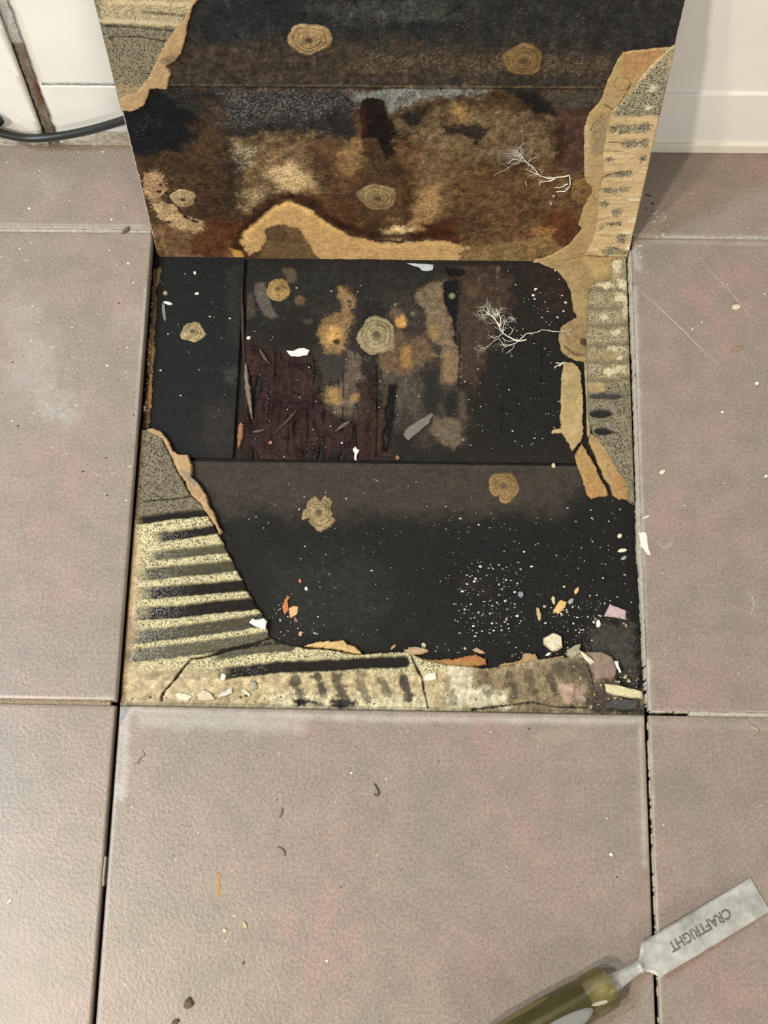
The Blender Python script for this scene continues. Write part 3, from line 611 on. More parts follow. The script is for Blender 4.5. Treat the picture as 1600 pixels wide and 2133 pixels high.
skin('levelling_skin', [(1100, 535), (1140, 552), (1160, 560), (1177, 582), (1190, 604), (1193, 638), (1202, 660), (1182, 668), (1169, 682), (1165, 705), (1168, 728), (1185, 742), (1204, 751), (1226, 752), (1226, 690), (1230, 600), (1282, 582), (1282, 530)], (156, 130, 86), ZT, extra=t1x, seed=21)
skin('levelling_skin', [(1174, 752), (1194, 752), (1211, 772), (1213, 796), (1216, 833), (1216, 901), (1211, 918), (1192, 942), (1186, 923), (1169, 898), (1166, 869), (1169, 820), (1170, 779)], (170, 144, 97), ZT + 0.001, seed=22)
skin('levelling_skin', [(1148, 898), (1156, 892), (1172, 890), (1173, 901), (1152, 902)], (176, 150, 108), ZT, seed=23)
skin('levelling_skin', [(1213, 924), (1222, 938), (1232, 953), (1238, 966), (1252, 994), (1264, 1018), (1268, 1030), (1262, 1032), (1233, 1037), (1223, 1028), (1211, 991), (1196, 946)], (166, 130, 80), ZT + 0.0006, seed=24, extra=lambda p: p.blob(fl([(1215, 995), (1262, 995), (1270, 1040), (1215, 1040)], ZT), (166, 124, 78), soft=10, amp=5, k=0.8))
skin('levelling_skin', [(1226, 916), (1231, 899), (1244, 909), (1266, 935), (1281, 964), (1300, 994), (1316, 1012), (1314, 1042), (1288, 1038), (1276, 1028), (1271, 1011), (1254, 986), (1246, 964), (1236, 940)], (164, 132, 86), ZT + 0.0006, seed=25, extra=lambda p: p.blob(fl([(1262, 985), (1318, 985), (1318, 1045), (1275, 1040)], ZT), (166, 124, 78), soft=10, amp=5, k=0.8))
skin('levelling_skin', [(1217, 752), (1226, 752), (1228, 808), (1231, 901), (1228, 911), (1223, 905), (1222, 850), (1219, 790)], (160, 140, 104), ZT - 0.0004, seed=26, edge=0.0003)
skin('levelling_skin', [(302, 893), (318, 890), (336, 897), (350, 915), (360, 938), (372, 945), (392, 945), (400, 968), (399, 992), (418, 1010), (430, 1030), (434, 1048), (446, 1066), (452, 1085), (463, 1105), (456, 1110), (444, 1088), (428, 1066), (414, 1045), (396, 1030), (384, 1000), (372, 985), (356, 950), (338, 914), (318, 905)], (172, 138, 98), ZM + 0.0004, seed=27, edge=0.0006, extra=lambda p: p.blob(fl([(376, 982), (400, 982), (420, 1010), (400, 1010)], ZM), (142, 124, 98), soft=5, amp=4))
skin('levelling_skin', [(632, 1345), (660, 1336), (690, 1333), (716, 1331), (722, 1340), (742, 1346), (752, 1358), (760, 1364), (742, 1362), (700, 1352), (680, 1350)], (200, 164, 108), ZM - 0.001, seed=28)
skin('levelling_skin', [(838, 1352), (860, 1345), (880, 1347), (896, 1354), (884, 1360), (862, 1366), (848, 1362)], (176, 146, 112), ZM - 0.0005, seed=29)
def t9x(p): p.blob(fl([(920, 1362), (1000, 1362), (1020, 1385), (980, 1380), (930, 1376)], ZM), (160, 98, 58), soft=6, amp=6, k=0.8)
skin('levelling_skin', [(866, 1368), (900, 1374), (950, 1370), (990, 1362), (1012, 1372), (1016, 1384), (980, 1390), (920, 1386), (876, 1380)], (160, 116, 66), ZM - 0.0022, seed=30, extra=t9x)
skin('levelling_skin', [(1030, 1388), (1060, 1378), (1086, 1372), (1092, 1358), (1116, 1362), (1122, 1372), (1160, 1366), (1178, 1364), (1176, 1372), (1120, 1380), (1060, 1390)], (168, 132, 90), ZM - 0.0015, seed=31)
skin('levelling_skin', [(296, 893), (304, 800), (309, 700), (314, 620), (318, 558), (338, 556), (334, 580), (327, 600), (326, 660), (322, 690), (324, 730), (319, 770), (316, 830), (311, 893)], (98, 80, 60), ZT - 0.001, seed=32, edge=0.0014, extra=lambda p: p.blob(fl([(302, 690), (320, 690), (318, 850), (300, 850)], ZT), (150, 116, 78), soft=6, amp=8, k=0.8))
# ================================================================== the lifted tile, underside towards us
TM = Matrix(((1, 0, 0, 0), (0, TL_Y[1], TL_N[1], YH), (0, TL_Y[2], TL_N[2], ZH), (0, 0, 0, 1)))
tile = empty('lifted_tile'); tile.matrix_world = TM
tag(tile, 'floor tile stood on edge against the wall, mould-stained underside showing', 'tile')
TX0, TX1, TD0, TD1 = -0.2245, 0.2250, -0.0085, 0.4415
box('ceramic_body', (TX0, TD0, -0.0100), (TX1, TD1, -0.0012), flat_mat((176, 160, 140), 0.8, 0.18, 300), tile, bev=0.0008)
def under(x, y):
    p = Paint(x, y, (70, 50, 31), 0.2)
    T = tl
    p.h[:] = 0.0005 * fbm(x, y, 60, 4, 2)
    big = fbm(x, y, 34, 4, 71); p.c *= (1 + 0.55 * big)[:, None]
    B = lambda pts, col, **k: p.blob(T(pts), col, **k)
    # board imprint above: charcoal, browner towards its lower edge
    B([(60, -450), (1560, -450), (1440, 60), (1385, 112), (1300, 125), (1262, 181), (240, 181)], (40, 38, 35), soft=5, amp=3, var=0.35)
    B([(320, 95), (620, 85), (1290, 105), (1262, 178), (300, 178)], (64, 52, 38), soft=26, amp=30, freq=40, var=1.1, k=0.9, dots=0.3)
    B([(700, 110), (1270, 118), (1258, 150), (760, 140)], (110, 90, 66), soft=14, amp=30, freq=60, k=0.7, dots=0.95, var=0.9)
    B([(420, -20), (900, -20), (980, 50), (860, 70), (640, 60), (430, 60)], (30, 30, 31), soft=24, amp=20, k=0.8)
    B([(640, 10), (900, 0), (960, 40), (820, 44), (700, 40)], (78, 76, 66), soft=18, amp=22, k=0.6, dots=0.5)
    B([(430, 20), (560, 10), (580, 60), (440, 90)], (34, 35, 38), soft=20, amp=12)
    # ridge left by the joint between boards
    # left black stain
    B([(250, 238), (262, 225), (300, 200), (318, 184), (420, 192), (432, 250), (420, 290), (385, 322), (340, 330), (272, 322)], (20, 20, 22), soft=7, amp=7, var=0.2, speck=0)
    B([(330, 182), (560, 184), (700, 188), (745, 196), (745, 290), (660, 286), (600, 278), (470, 300), (425, 250)], (40, 37, 34), soft=14, amp=16, freq=60)
    B([(425, 210), (470, 200), (480, 330), (400, 340), (380, 330)], (74, 54, 36), soft=14, amp=20, k=0.8, dots=0.5)
    B([(455, 190), (560, 186), (745, 188), (742, 215), (690, 242), (560, 256), (470, 262)], (118, 114, 104), soft=18, amp=26, freq=60, k=0.62, dots=0.97, var=0.8)
    B([(735, 190), (870, 187), (1004, 185), (1014, 193), (930, 203), (860, 212), (812, 240), (800, 214), (745, 214)], (136, 138, 128), soft=9, amp=12, k=0.9, dots=0.35, var=0.5)
    B([(1130, 190), (1250, 186), (1246, 214), (1180, 232), (1140, 215)], (70, 66, 58), soft=8, amp=10, k=0.7, grain=8)
    B([(1050, 185), (1110, 185), (1150, 215), (1160, 240), (1120, 235), (1080, 205)], (26, 24, 22), soft=6, amp=6)
    # rusty left side
    B([(272, 330), (480, 300), (490, 445), (320, 445), (285, 390)], (72, 52, 33), soft=10, amp=14, var=0.9, grain=14)
    B([(466, 300), (512, 300), (510, 440), (470, 430)], (46, 38, 31), soft=10, amp=16, k=0.9, grain=10)
    B([(300, 470), (325, 560), (520, 560), (520, 520), (440, 470), (360, 465)], (116, 86, 56), soft=14, amp=14, var=0.5)
    B([(430, 455), (520, 462), (520, 520), (440, 540), (380, 520)], (84, 46, 24), soft=12, amp=14, k=0.85, var=0.5)
    B([(300, 362), (322, 352), (345, 372), (344, 402), (318, 424), (300, 402)], (168, 132, 96), soft=3, amp=7, grain=14, dh=0.0006)
    B([(312, 430), (330, 418), (360, 425), (378, 446), (420, 462), (432, 482), (380, 482), (336, 460)], (174, 144, 102), soft=4, amp=7, grain=9, dh=0.0006)
    for (u, v, rx, ry) in ((335, 384, 5, 5), (332, 398, 7, 4), (352, 462, 6, 4), (343, 442, 3, 2)): p.spot(on_tile(u, v), rx, ry, (46, 32, 24), soft=1.5, amp=1.5)
    p.line(T([(345, 420), (366, 425), (385, 450), (410, 462)]), 2.5, (44, 30, 22), soft=2, amp=3)
    # tan mottled cloud
    B([(480, 290), (540, 286), (640, 282), (742, 296), (752, 340), (700, 400), (640, 424), (560, 418), (512, 440), (500, 400), (500, 330)], (122, 97, 66), soft=16, amp=26, freq=55, var=0.9, dots=0.4)
    B([(555, 345), (600, 335), (640, 362), (652, 392), (600, 402), (560, 372)], (218, 184, 132), soft=16, amp=18, var=0.3, dots=0.45, calm=0.5)
    B([(490, 300), (540, 310), (520, 340), (495, 350)], (186, 174, 142), soft=12, amp=14, dots=0.85, k=0.8)
    B([(498, 400), (548, 388), (552, 410), (510, 446), (496, 430)], (166, 142, 104), soft=10, amp=12, dots=0.7, k=0.85)
    B([(640, 292), (690, 286), (748, 330), (760, 385), (740, 402), (690, 398), (655, 350)], (92, 62, 40), soft=10, amp=14, k=0.8, grain=10)
    B([(705, 320), (745, 280), (756, 330), (740, 366), (706, 362)], (142, 108, 68), soft=8, amp=12, k=0.8)
    B([(600, 405), (700, 400), (760, 430), (760, 480), (700, 465), (640, 425)], (92, 60, 36), soft=9, amp=10, var=0.5)
    # drip
    B([(750, 222), (758, 208), (778, 203), (800, 210), (808, 236), (812, 252), (830, 252), (828, 285), (822, 322), (806, 336), (796, 310), (786, 290), (756, 288)], (24, 15, 12), soft=3, amp=4, var=0.2, dh=-0.0006, speck=0)
    B([(752, 226), (766, 222), (766, 284), (754, 284)], (54, 24, 18), soft=4, amp=3, k=0.7)
    # right half
    B([(832, 250), (900, 214), (1000, 206), (1100, 238), (1150, 268), (1158, 332), (1060, 340), (960, 340), (900, 320), (846, 290)], (114, 92, 64), soft=18, amp=28, freq=55, var=0.9, dots=0.35)
    B([(940, 215), (985, 225), (970, 262), (945, 252)], (150, 116, 68), soft=8, amp=10, k=0.8)
    B([(868, 232), (900, 214), (880, 262), (850, 262), (836, 240)], (30, 27, 24), soft=8, amp=8)
    B([(920, 258), (1010, 264), (1012, 280), (990, 300), (965, 280), (925, 276)], (44, 34, 26), soft=5, amp=9, grain=10)
    p.spot(on_tile(955, 308), 20, 12, (104, 84, 50), soft=5, amp=5, dh=0.0004)
    B([(830, 290), (900, 325), (960, 345), (1230, 345), (1200, 440), (1190, 500), (1110, 548), (960, 548), (880, 490), (800, 460), (830, 380)], (100, 72, 45), soft=20, amp=26, freq=50, var=0.8)
    B([(1170, 232), (1235, 240), (1225, 360), (1168, 356)], (76, 52, 42), soft=10, amp=12, k=0.9, var=0.6)
    B([(1156, 256), (1178, 262), (1178, 330), (1160, 330)], (48, 24, 18), soft=6, amp=6, k=0.8)
    B([(860, 330), (930, 300), (935, 420), (905, 450), (868, 440), (870, 390)], (126, 99, 68), soft=18, amp=20, k=0.8, dots=0.5)
    B([(868, 400), (918, 385), (916, 430), (884, 480), (800, 496), (798, 480), (850, 470)], (168, 132, 84), soft=11, amp=14, dots=0.3, calm=0.6)
    B([(796, 484), (830, 474), (866, 476), (840, 496), (800, 500)], (232, 198, 142), soft=8, amp=9, k=0.95, calm=0.4)
    B([(880, 468), (950, 452), (958, 545), (920, 545), (905, 500)], (70, 34, 17), soft=9, amp=12, k=0.9)
    B([(1140, 440), (1200, 440), (1205, 500), (1150, 520), (1120, 500)], (88, 48, 26), soft=10, amp=12, k=0.85)
    B([(1105, 478), (1150, 470), (1150, 510), (1115, 520)], (168, 118, 66), soft=8, amp=12, grain=12, k=0.7)
    B([(960, 520), (1140, 490), (1170, 515), (1100, 548), (960, 550)], (136, 108, 68), soft=8, amp=10, k=0.8)
    p.spot(on_tile(1001, 470), 19, 14, (70, 50, 30), soft=5, amp=7, grain=9, k=0.8); p.spot(on_tile(972, 517), 11, 8, (184, 148, 92), soft=2.5, amp=3)
    p.spot(on_tile(1065, 320), 30, 16, (140, 124, 110), soft=16, amp=12, k=0.35)
    for pts, k in (([(476, 300), (506, 330), (502, 420), (480, 430)], .7), ([(650, 296), (700, 330), (690, 400), (660, 372)], .6), ([(820, 340), (862, 350), (872, 440), (850, 470), (822, 440)], .7), ([(690, 405), (744, 412), (752, 470), (712, 462)], .6), ([(880, 205), (930, 225), (930, 260), (886, 250)], .5), ([(1010, 330), (1090, 340), (1060, 400), (1000, 380)], .4), ([(930, 420), (1010, 430), (1000, 490), (940, 470)], .55), ([(1080, 400), (1150, 410), (1140, 450), (1080, 460)], .4), ([(285, 330), (380, 330), (470, 350), (460, 380), (300, 350)], .6), ([(390, 400), (470, 410), (480, 450), (420, 450)], .5)):
        B(pts, (46, 29, 18), soft=18, amp=20, freq=70, k=k, dots=0.35)
    # tan wave with its dark burnt rim
    p.line(T([(496, 520), (502, 490), (540, 446), (572, 418), (604, 408), (645, 420), (690, 456), (740, 480), (800, 494), (870, 488), (940, 486)]), 12, (50, 26, 13), soft=12, amp=8, k=0.95)
    B([(502, 508), (510, 485), (545, 455), (575, 430), (605, 420), (640, 434), (680, 466), (720, 488), (780, 506), (850, 504), (930, 500), (962, 510), (956, 552), (800, 556), (690, 556), (655, 532), (640, 502), (620, 477), (590, 467), (562, 475), (556, 500), (545, 520), (520, 530)], (192, 152, 98), soft=4, amp=6, var=0.3, calm=0.3)
    p.line(T([(506, 505), (514, 486), (546, 458), (576, 433), (604, 424), (636, 436), (676, 468), (716, 488)]), 5, (232, 184, 112), soft=6, amp=4, k=0.75)
    p.line(T([(760, 514), (850, 512), (930, 508)]), 5, (224, 178, 112), soft=6, amp=5, k=0.6)
    B([(562, 476), (592, 468), (622, 480), (642, 505), (656, 533), (690, 556), (560, 570), (528, 548), (548, 522), (557, 500)], (104, 81, 52), soft=4, amp=5, var=0.5, calm=0.6)
    B([(500, 530), (560, 545), (700, 552), (700, 575), (480, 575)], (112, 84, 54), soft=8, amp=10)
    B([(510, 530), (550, 540), (545, 560), (515, 556)], (54, 28, 14), soft=6, amp=5, k=0.8)
    B([(474, 516), (500, 522), (512, 540), (490, 534)], (206, 150, 74), soft=4, amp=4, k=0.8)
    # joint ridge
    p.line(T([(335, 177), (600, 178), (900, 180), (1256, 182)]), 1.6, (96, 78, 52), soft=2.0, amp=1.5, k=0.8, dh=0.0006)
    p.line(T([(335, 182), (600, 183), (900, 185), (1256, 187)]), 1.6, (20, 17, 14), soft=2.2, amp=1.6, k=0.8, dh=-0.0006)
    p.mottle(300, 0.75, 3, 61); p.mottle(900, 0.45, 2, 62); p.mottle(95, 0.7, 3, 63)
    vein = sstep(0.07, 0.0, np.abs(fbm(x, y, 60, 4, 66))) * sstep(-0.1, 0.3, fbm(x, y, 30, 2, 67)) * (y < on_tile(800, 190)[1]); p.c *= (1 - 0.55 * vein * p.r)[:, None]
    st = sstep(0.1, 0.45, fbm(x, y, 120, 3, 68, 1.0, 0.3)) * (y > on_tile(800, 178)[1]); p.c *= (1 + 0.5 * st)[:, None]
    # pale crystals and black spores
    cr = sstep(0.30, 0.5, fbm(x, y, 700, 2, 81)) * sstep(0.05, 0.3, fbm(x, y, 45, 3, 82)); p.c += (lin((150, 132, 100))[None] - p.c) * (0.4 * cr)[:, None]
    sp = sstep(0.25, 0.5, fbm(x, y, 620, 2, 91)) * sstep(0.0, 0.3, fbm(x, y, 50, 3, 92)); p.c *= (1 - 0.75 * sp * p.r)[:, None]
    p.h += 0.0004 * fbm(x, y, 420, 3, 44)
    return p
low_edge = tl([(318, 556), (330, 566), (420, 562), (505, 566), (560, 562), (620, 556), (680, 547), (760, 550), (840, 547), (900, 553), (960, 548), (1060, 549), (1130, 550), (1180, 544), (1316, 542)])
low_edge[0] = (TX0 + 0.001, low_edge[0][1]); low_edge[-1] = (TX1 - 0.001, low_edge[-1][1])
ytop = on_tile(800, -60)[1]
sheet('stained_underside', low_edge + [(TX1 - 0.001, ytop), (TX0 + 0.001, ytop)], 0.00085, under, -0.0012, M_STAIN, tile, edge_amp=0.0006, edge_freq=240, seed=41, round_edge=0.0006)
sheet('stained_underside', [(TX0 + 0.001, ytop), (TX1 - 0.001, ytop), (TX1 - 0.001, TD1 - 0.001), (TX0 + 0.001, TD1 - 0.001)], 0.004, under, -0.0012, M_STAIN, tile)
def mort_tl(x, y):
    p = Paint(x, y, (138, 126, 100), 0.85); p.h[:] = 0.0026 + 0.0004 * fbm(x, y, 150, 4, 5)
    p.blob(tl([(200, -30), (420, -30), (400, 48), (215, 42)]), (182, 164, 126), soft=4, amp=4, speck=0.5)
    p.line(tl([(205, 38), (300, 42), (390, 50)]), 5, (190, 172, 132), soft=3, amp=3, speck=0.1, dh=0.0006); p.line(tl([(230, 0), (330, 4), (412, 8)]), 5, (196, 172, 128), soft=3, amp=4, speck=0.1, dh=0.0006)
    p.line(tl([(215, 50), (300, 54), (380, 62)]), 1.5, (40, 36, 32), soft=2, amp=2, dh=-0.0008); p.line(tl([(230, 73), (290, 72), (345, 82)]), 1.5, (50, 44, 38), soft=2, amp=2, dh=-0.0008)
    p.line(tl([(300, 20), (410, 30)]), 3, (120, 104, 78), soft=3, amp=3)
    p.blob(tl([(242, 172), (300, 172), (290, 200), (250, 210)]), (164, 140, 104), soft=6, amp=8, speck=0.4)
    p.h += 0.0005 * fbm(x, y, 350, 3, 9); p.mottle(300, 0.3); return p
cl_t = lambda x, y: np.maximum(np.maximum(TX0 + 0.0005 - x, x - (TX1 - 0.0005)), y - (TD1 - 0.001))
sheet('adhesive_patch', tl([(60, -450), (560, -450), (500, -250), (424, -60), (400, 14), (372, 56), (348, 100), (318, 160), (290, 196), (256, 214), (244, 214), (180, -60)], 0.003), 0.0009, mort_tl, 0.0, M_MORTAR, tile, edge_amp=0.0005, seed=7, clip=cl_t)
def skin_t(name, pts, col, h, extra=None, seed=1, edge=0.0006):
    def pt(x, y):
        p = Paint(x, y, col, 0.0); p.h[:] = h + 0.0004 * fbm(x, y, 90, 3, seed + 2); p.c *= (1 + 0.2 * fbm(x, y, 60, 3, seed))[:, None]
        if extra: extra(p)
        p.mottle(260, 0.25, 3, seed + 5); p.c *= (1 - 0.25 * sstep(0.05, 0.0, np.abs(fbm(x, y, 70, 3, seed + 9))))[:, None]; return p
    return sheet(name, tl(pts, h), 0.0008, pt, 0.0, M_TAN, tile, edge_amp=edge, edge_freq=260, seed=seed, clip=cl_t, round_edge=0.0008)
skin_t('levelling_skin', [(402, 14), (391, 52), (386, 85), (377, 112), (366, 128), (346, 140), (356, 155), (347, 187), (314, 187), (302, 220), (276, 234), (246, 234), (244, 208), (287, 190), (310, 160), (335, 105), (365, 57), (382, 40), (395, 10), (412, -60), (428, -60), (414, 0)], (172, 140, 98), 0.0030, seed=51, extra=lambda p: p.spot(on_tile(356, 122), 20, 14, (126, 106, 76), soft=4, amp=3))
def lrx(p):
    ring = [(1296 + 17 * math.cos(a * 0.524), 172 + 14 * math.sin(a * 0.524)) for a in range(13)]
    p.line(tl(ring), 1.2, (110, 84, 50), soft=1.5, amp=0.8, k=0.8)
    p.line(tl([(1345, 112), (1325, 145), (1308, 185), (1290, 215), (1275, 225), (1258, 215)]), 1.0, (84, 62, 40), soft=1.2, amp=1.5, dh=-0.0004)
    p.line(tl([(1262, 232), (1240, 250), (1230, 270)]), 1.0, (100, 80, 54), soft=1.4, amp=1.5)
    p.line(tl([(1222, 262), (1222, 310), (1222, 360)]), 4, (186, 164, 124), soft=4, amp=3, k=0.6)
    p.blob(tl([(1232, 262), (1268, 232), (1258, 320), (1232, 320)]), (142, 124, 90), soft=4, amp=3, k=0.8)
    p.blob(tl([(1290, 105), (1390, 95), (1350, 140), (1300, 160)]), (166, 124, 76), soft=10, amp=6, k=0.7)
    p.line(tl([(1120, 546), (1180, 538), (1220, 530), (1310, 534)]), 1.4, (96, 84, 60), soft=1.5, amp=2); p.line(tl([(1190, 532), (1230, 520), (1240, 500)]), 1.2, (110, 90, 60), soft=1.5, amp=2)
skin_t('levelling_skin', [(1298, 110), (1330, 106), (1374, 101), (1396, 100), (1364, 136), (1340, 162), (1314, 200), (1282, 234), (1276, 262), (1270, 288), (1262, 321), (1264, 366), (1254, 410), (1252, 465), (1241, 504), (1228, 524), (1330, 534), (1330, 546), (1217, 545), (1150, 551), (1096, 552), (1150, 532), (1184, 512), (1204, 488), (1212, 478), (1204, 470), (1212, 444), (1222, 420), (1218, 366), (1216, 310), (1217, 266), (1226, 240), (1246, 218), (1255, 205), (1264, 174), (1279, 141)], (170, 140, 94), 0.0014, lrx, seed=52)
def mort_tr(x, y):
    p = Paint(x, y, (198, 168, 122), 0.05); p.h[:] = 0.0022 + 0.0004 * fbm(x, y, 150, 4, 5)
    rd = fbm(x, y, 130, 3, 4, 0.22, 1.0); p.h += 0.0011 * rd; p.c *= (1 + 0.28 * rd)[:, None]
    p.blob(tl([(1400, 95), (1300, 200), (1268, 236), (1380, 236)]), (160, 148, 118), soft=6, amp=8, speck=0.95)
    for (u, v, rx, ry) in ((1310, 266, 40, 11), (1345, 262, 12, 14), (1275, 266, 9, 6), (1315, 297, 20, 9), (1342, 296, 8, 14), (1268, 330, 11, 6), (1338, 328, 5, 8), (1295, 360, 24, 8), (1264, 364, 8, 5), (1272, 394, 34, 7), (1300, 390, 10, 6), (1258, 423, 13, 9), (1284, 438, 12, 11), (1280, 465, 16, 6), (1250, 470, 8, 5), (1296, 495, 10, 18), (1275, 520, 26, 12), (1300, 524, 16, 7)):
        p.spot(on_tile(u, v), rx, ry, (150, 138, 108), soft=4, amp=8, speck=1.0, dh=-0.0006, grain=6)
    for (u, v, rx, ry) in ((1318, 455, 10, 9), (1305, 480, 12, 9), (1312, 510, 8, 14), (1322, 412, 14, 5), (1362, 180, 8, 10), (1350, 220, 8, 6)): p.spot(on_tile(u, v), rx, ry, (214, 200, 164), soft=4, amp=5, speck=0.0, dh=0.0006)
    for pts in ([(1264, 292), (1290, 292), (1300, 296)], [(1260, 310), (1298, 312)], [(1256, 368), (1275, 358), (1312, 352)], [(1250, 405), (1300, 402)], [(1246, 455), (1268, 448)], [(1242, 486), (1275, 488)]):
        p.line(tl(pts), 0.9, (86, 66, 44), soft=1.2, amp=1.2)
    p.h += 0.0004 * fbm(x, y, 350, 3, 9); p.mottle(260, 0.12); return p
sheet('adhesive_patch', tl([(1420, 90), (1390, 104), (1364, 130), (1340, 156), (1314, 194), (1276, 232), (1269, 262), (1263, 288), (1256, 321), (1258, 366), (1247, 410), (1245, 465), (1234, 504), (1222, 526), (1250, 534), (1345, 538), (1345, 420)], 0.002), 0.00085, mort_tr, 0.0, M_MORTAR, tile, edge_amp=0.0004, seed=9, clip=cl_t, round_edge=0.0006)

# ================================================================== rings of filler left round the screw heads
def rosette_mesh(name, R, H, seed, cols, lobes=0.10, hole=0.22, squash=1.0, tears=()):
    rnd = random.Random(seed); NA, NR = 84, 26; v = []; c = []; f = []
    A, B = lin(cols[0]), lin(cols[1])
    ph = [rnd.uniform(0, 6.28) for _ in range(6)]
    for j in range(NR + 1):
        t = j / NR
        for i in range(NA):
            a = 2 * math.pi * i / NA
            out = 1 + lobes * (0.5 * math.sin(2 * a + ph[0]) + 0.5 * math.sin(3 * a + ph[1]) + 0.5 * math.sin(5 * a + ph[2]) + 0.16 * math.sin(11 * a + ph[3]) + 0.12 * math.sin(23 * a + ph[4]) + 0.12 * rnd.uniform(-1, 1))
            for (ta, tw, td) in tears:
                d = abs((a - ta + math.pi) % (2 * math.pi) - math.pi)
                if d < tw: out *= 1 - td * (1 - d / tw)
            r = R * (hole * 0.25 + (1 - hole * 0.25) * t) * (1 + (out - 1) * t)
            # stepped concentric terraces, spiralling a little
            q = t * 4.2 + 0.12 * math.sin(a + ph[5]) + 0.10 * math.sin(3 * a + ph[2]); st = q - math.floor(q)
            h = H * (1 - t) ** 0.8 * 0.55 + H * 0.45 * (1 - math.floor(q) / 4.6) + H * 0.16 * math.sin(st * math.pi)
            if t < hole: h = H * (0.45 + 0.5 * t / hole)
            x, y = r * math.cos(a), r * math.sin(a) * squash
            nz = float(perlin(np.array([x * 420 + seed]), np.array([y * 420]), seed)[0]); nz2 = float(perlin(np.array([x * 150 + seed]), np.array([y * 150]), seed + 3)[0])
            h = max(0.0002, h + H * 0.14 * nz)
            if j == NR: h = 0.0
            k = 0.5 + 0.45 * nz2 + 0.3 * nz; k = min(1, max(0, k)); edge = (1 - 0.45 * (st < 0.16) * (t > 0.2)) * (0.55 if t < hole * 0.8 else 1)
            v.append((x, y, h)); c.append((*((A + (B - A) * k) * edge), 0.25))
    for j in range(NR):
        for i in range(NA): i2 = (i + 1) % NA; f.append((j * NA + i, (j + 1) * NA + i, (j + 1) * NA + i2, j * NA + i2))
    f.append(tuple(range(NA))); return mesh(name, v, f, c)
M_RUST = flat_mat((92, 72, 50), 0.6, 0.4, 900)
def screw_mesh(r, h):
    v = []; f = []; N = 20
    for (rr, z) in ((r, 0), (r, h * 0.6), (r * 0.82, h), (r * 0.45, h), (r * 0.32, h * 0.2)):
        for i in range(N):
            a = 2 * math.pi * i / N; k = 1.0
            if rr < r * 0.5: k = 1.35 if (i % 5) == 0 else 0.75
            v.append((rr * k * math.cos(a), rr * k * math.sin(a), z))
    for j in range(4):
        for i in range(N): i2 = (i + 1) % N; f.append((j * N + i, j * N + i2, (j + 1) * N + i2, (j + 1) * N + i))
    f.append(tuple(4 * N + i for i in range(N))); return mesh('screw_head', v, f, smooth=False)
SAND, SAND2 = (112, 92, 62), (174, 150, 108)
FR = [((402, 690), 26, 0.0035, 'small dry filler ring round a screw on the black board at left', (SAND, (196, 172, 126)), 0.13, ()),
      ((580, 602), 28, 0.0035, 'round filler rosette on a screw near the foot of the lifted tile', ((120, 92, 56), (186, 150, 92)), 0.05, ()),
      ((785, 697), 45, 0.0045, 'largest filler rosette, in the middle of the rotten wood', ((122, 104, 74), (174, 154, 114)), 0.09, ()),
      ((1050, 1012), 34, 0.0026, 'flat brown filler ring at the right of the front board', ((104, 80, 50), (160, 126, 80)), 0.10, ((0.3, 0.18, 0.28),)),
      ((665, 1067), 36, 0.0035, 'petal-shaped filler lump on the front board left of centre', (SAND, SAND2), 0.18, ((-1.5, 0.14, 0.45), (2.6, 0.2, 0.3), (0.9, 0.15, 0.2)))]
for i, ((u, v), r, H, lab, cols, lob, tears) in enumerate(FR):
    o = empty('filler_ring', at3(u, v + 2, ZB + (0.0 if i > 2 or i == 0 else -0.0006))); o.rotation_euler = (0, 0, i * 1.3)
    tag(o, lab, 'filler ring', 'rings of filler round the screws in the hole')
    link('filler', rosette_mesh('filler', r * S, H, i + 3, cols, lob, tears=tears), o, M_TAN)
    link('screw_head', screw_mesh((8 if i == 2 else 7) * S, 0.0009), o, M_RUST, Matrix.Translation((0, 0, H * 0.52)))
TRS = [((382, 412), 29, 22, 0.0028, ((126, 100, 68), (186, 160, 118))), ((575, 486), 26, 20, 0.0014, ((78, 58, 36), (104, 80, 50))), ((787, 410), 42, 34, 0.0032, ((104, 84, 54), (158, 132, 88))),
       ((1214, 396), 28, 38, 0.0022, ((104, 76, 42), (138, 106, 62))), ((1090, 124), 40, 30, 0.0022, ((92, 70, 40), (136, 106, 64))), ((645, 80), 42, 30, 0.0034, ((122, 98, 66), (172, 142, 98)))]
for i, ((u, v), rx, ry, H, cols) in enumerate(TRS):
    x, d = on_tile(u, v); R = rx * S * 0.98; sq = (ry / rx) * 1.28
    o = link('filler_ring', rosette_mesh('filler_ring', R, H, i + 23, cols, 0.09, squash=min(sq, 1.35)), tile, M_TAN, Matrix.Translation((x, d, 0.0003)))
    link('screw_pit', screw_mesh(6 * S, 0.0008), o, flat_mat((70, 54, 38), 0.7, 0.3, 900), Matrix.Translation((0, 0, H * 0.5)))

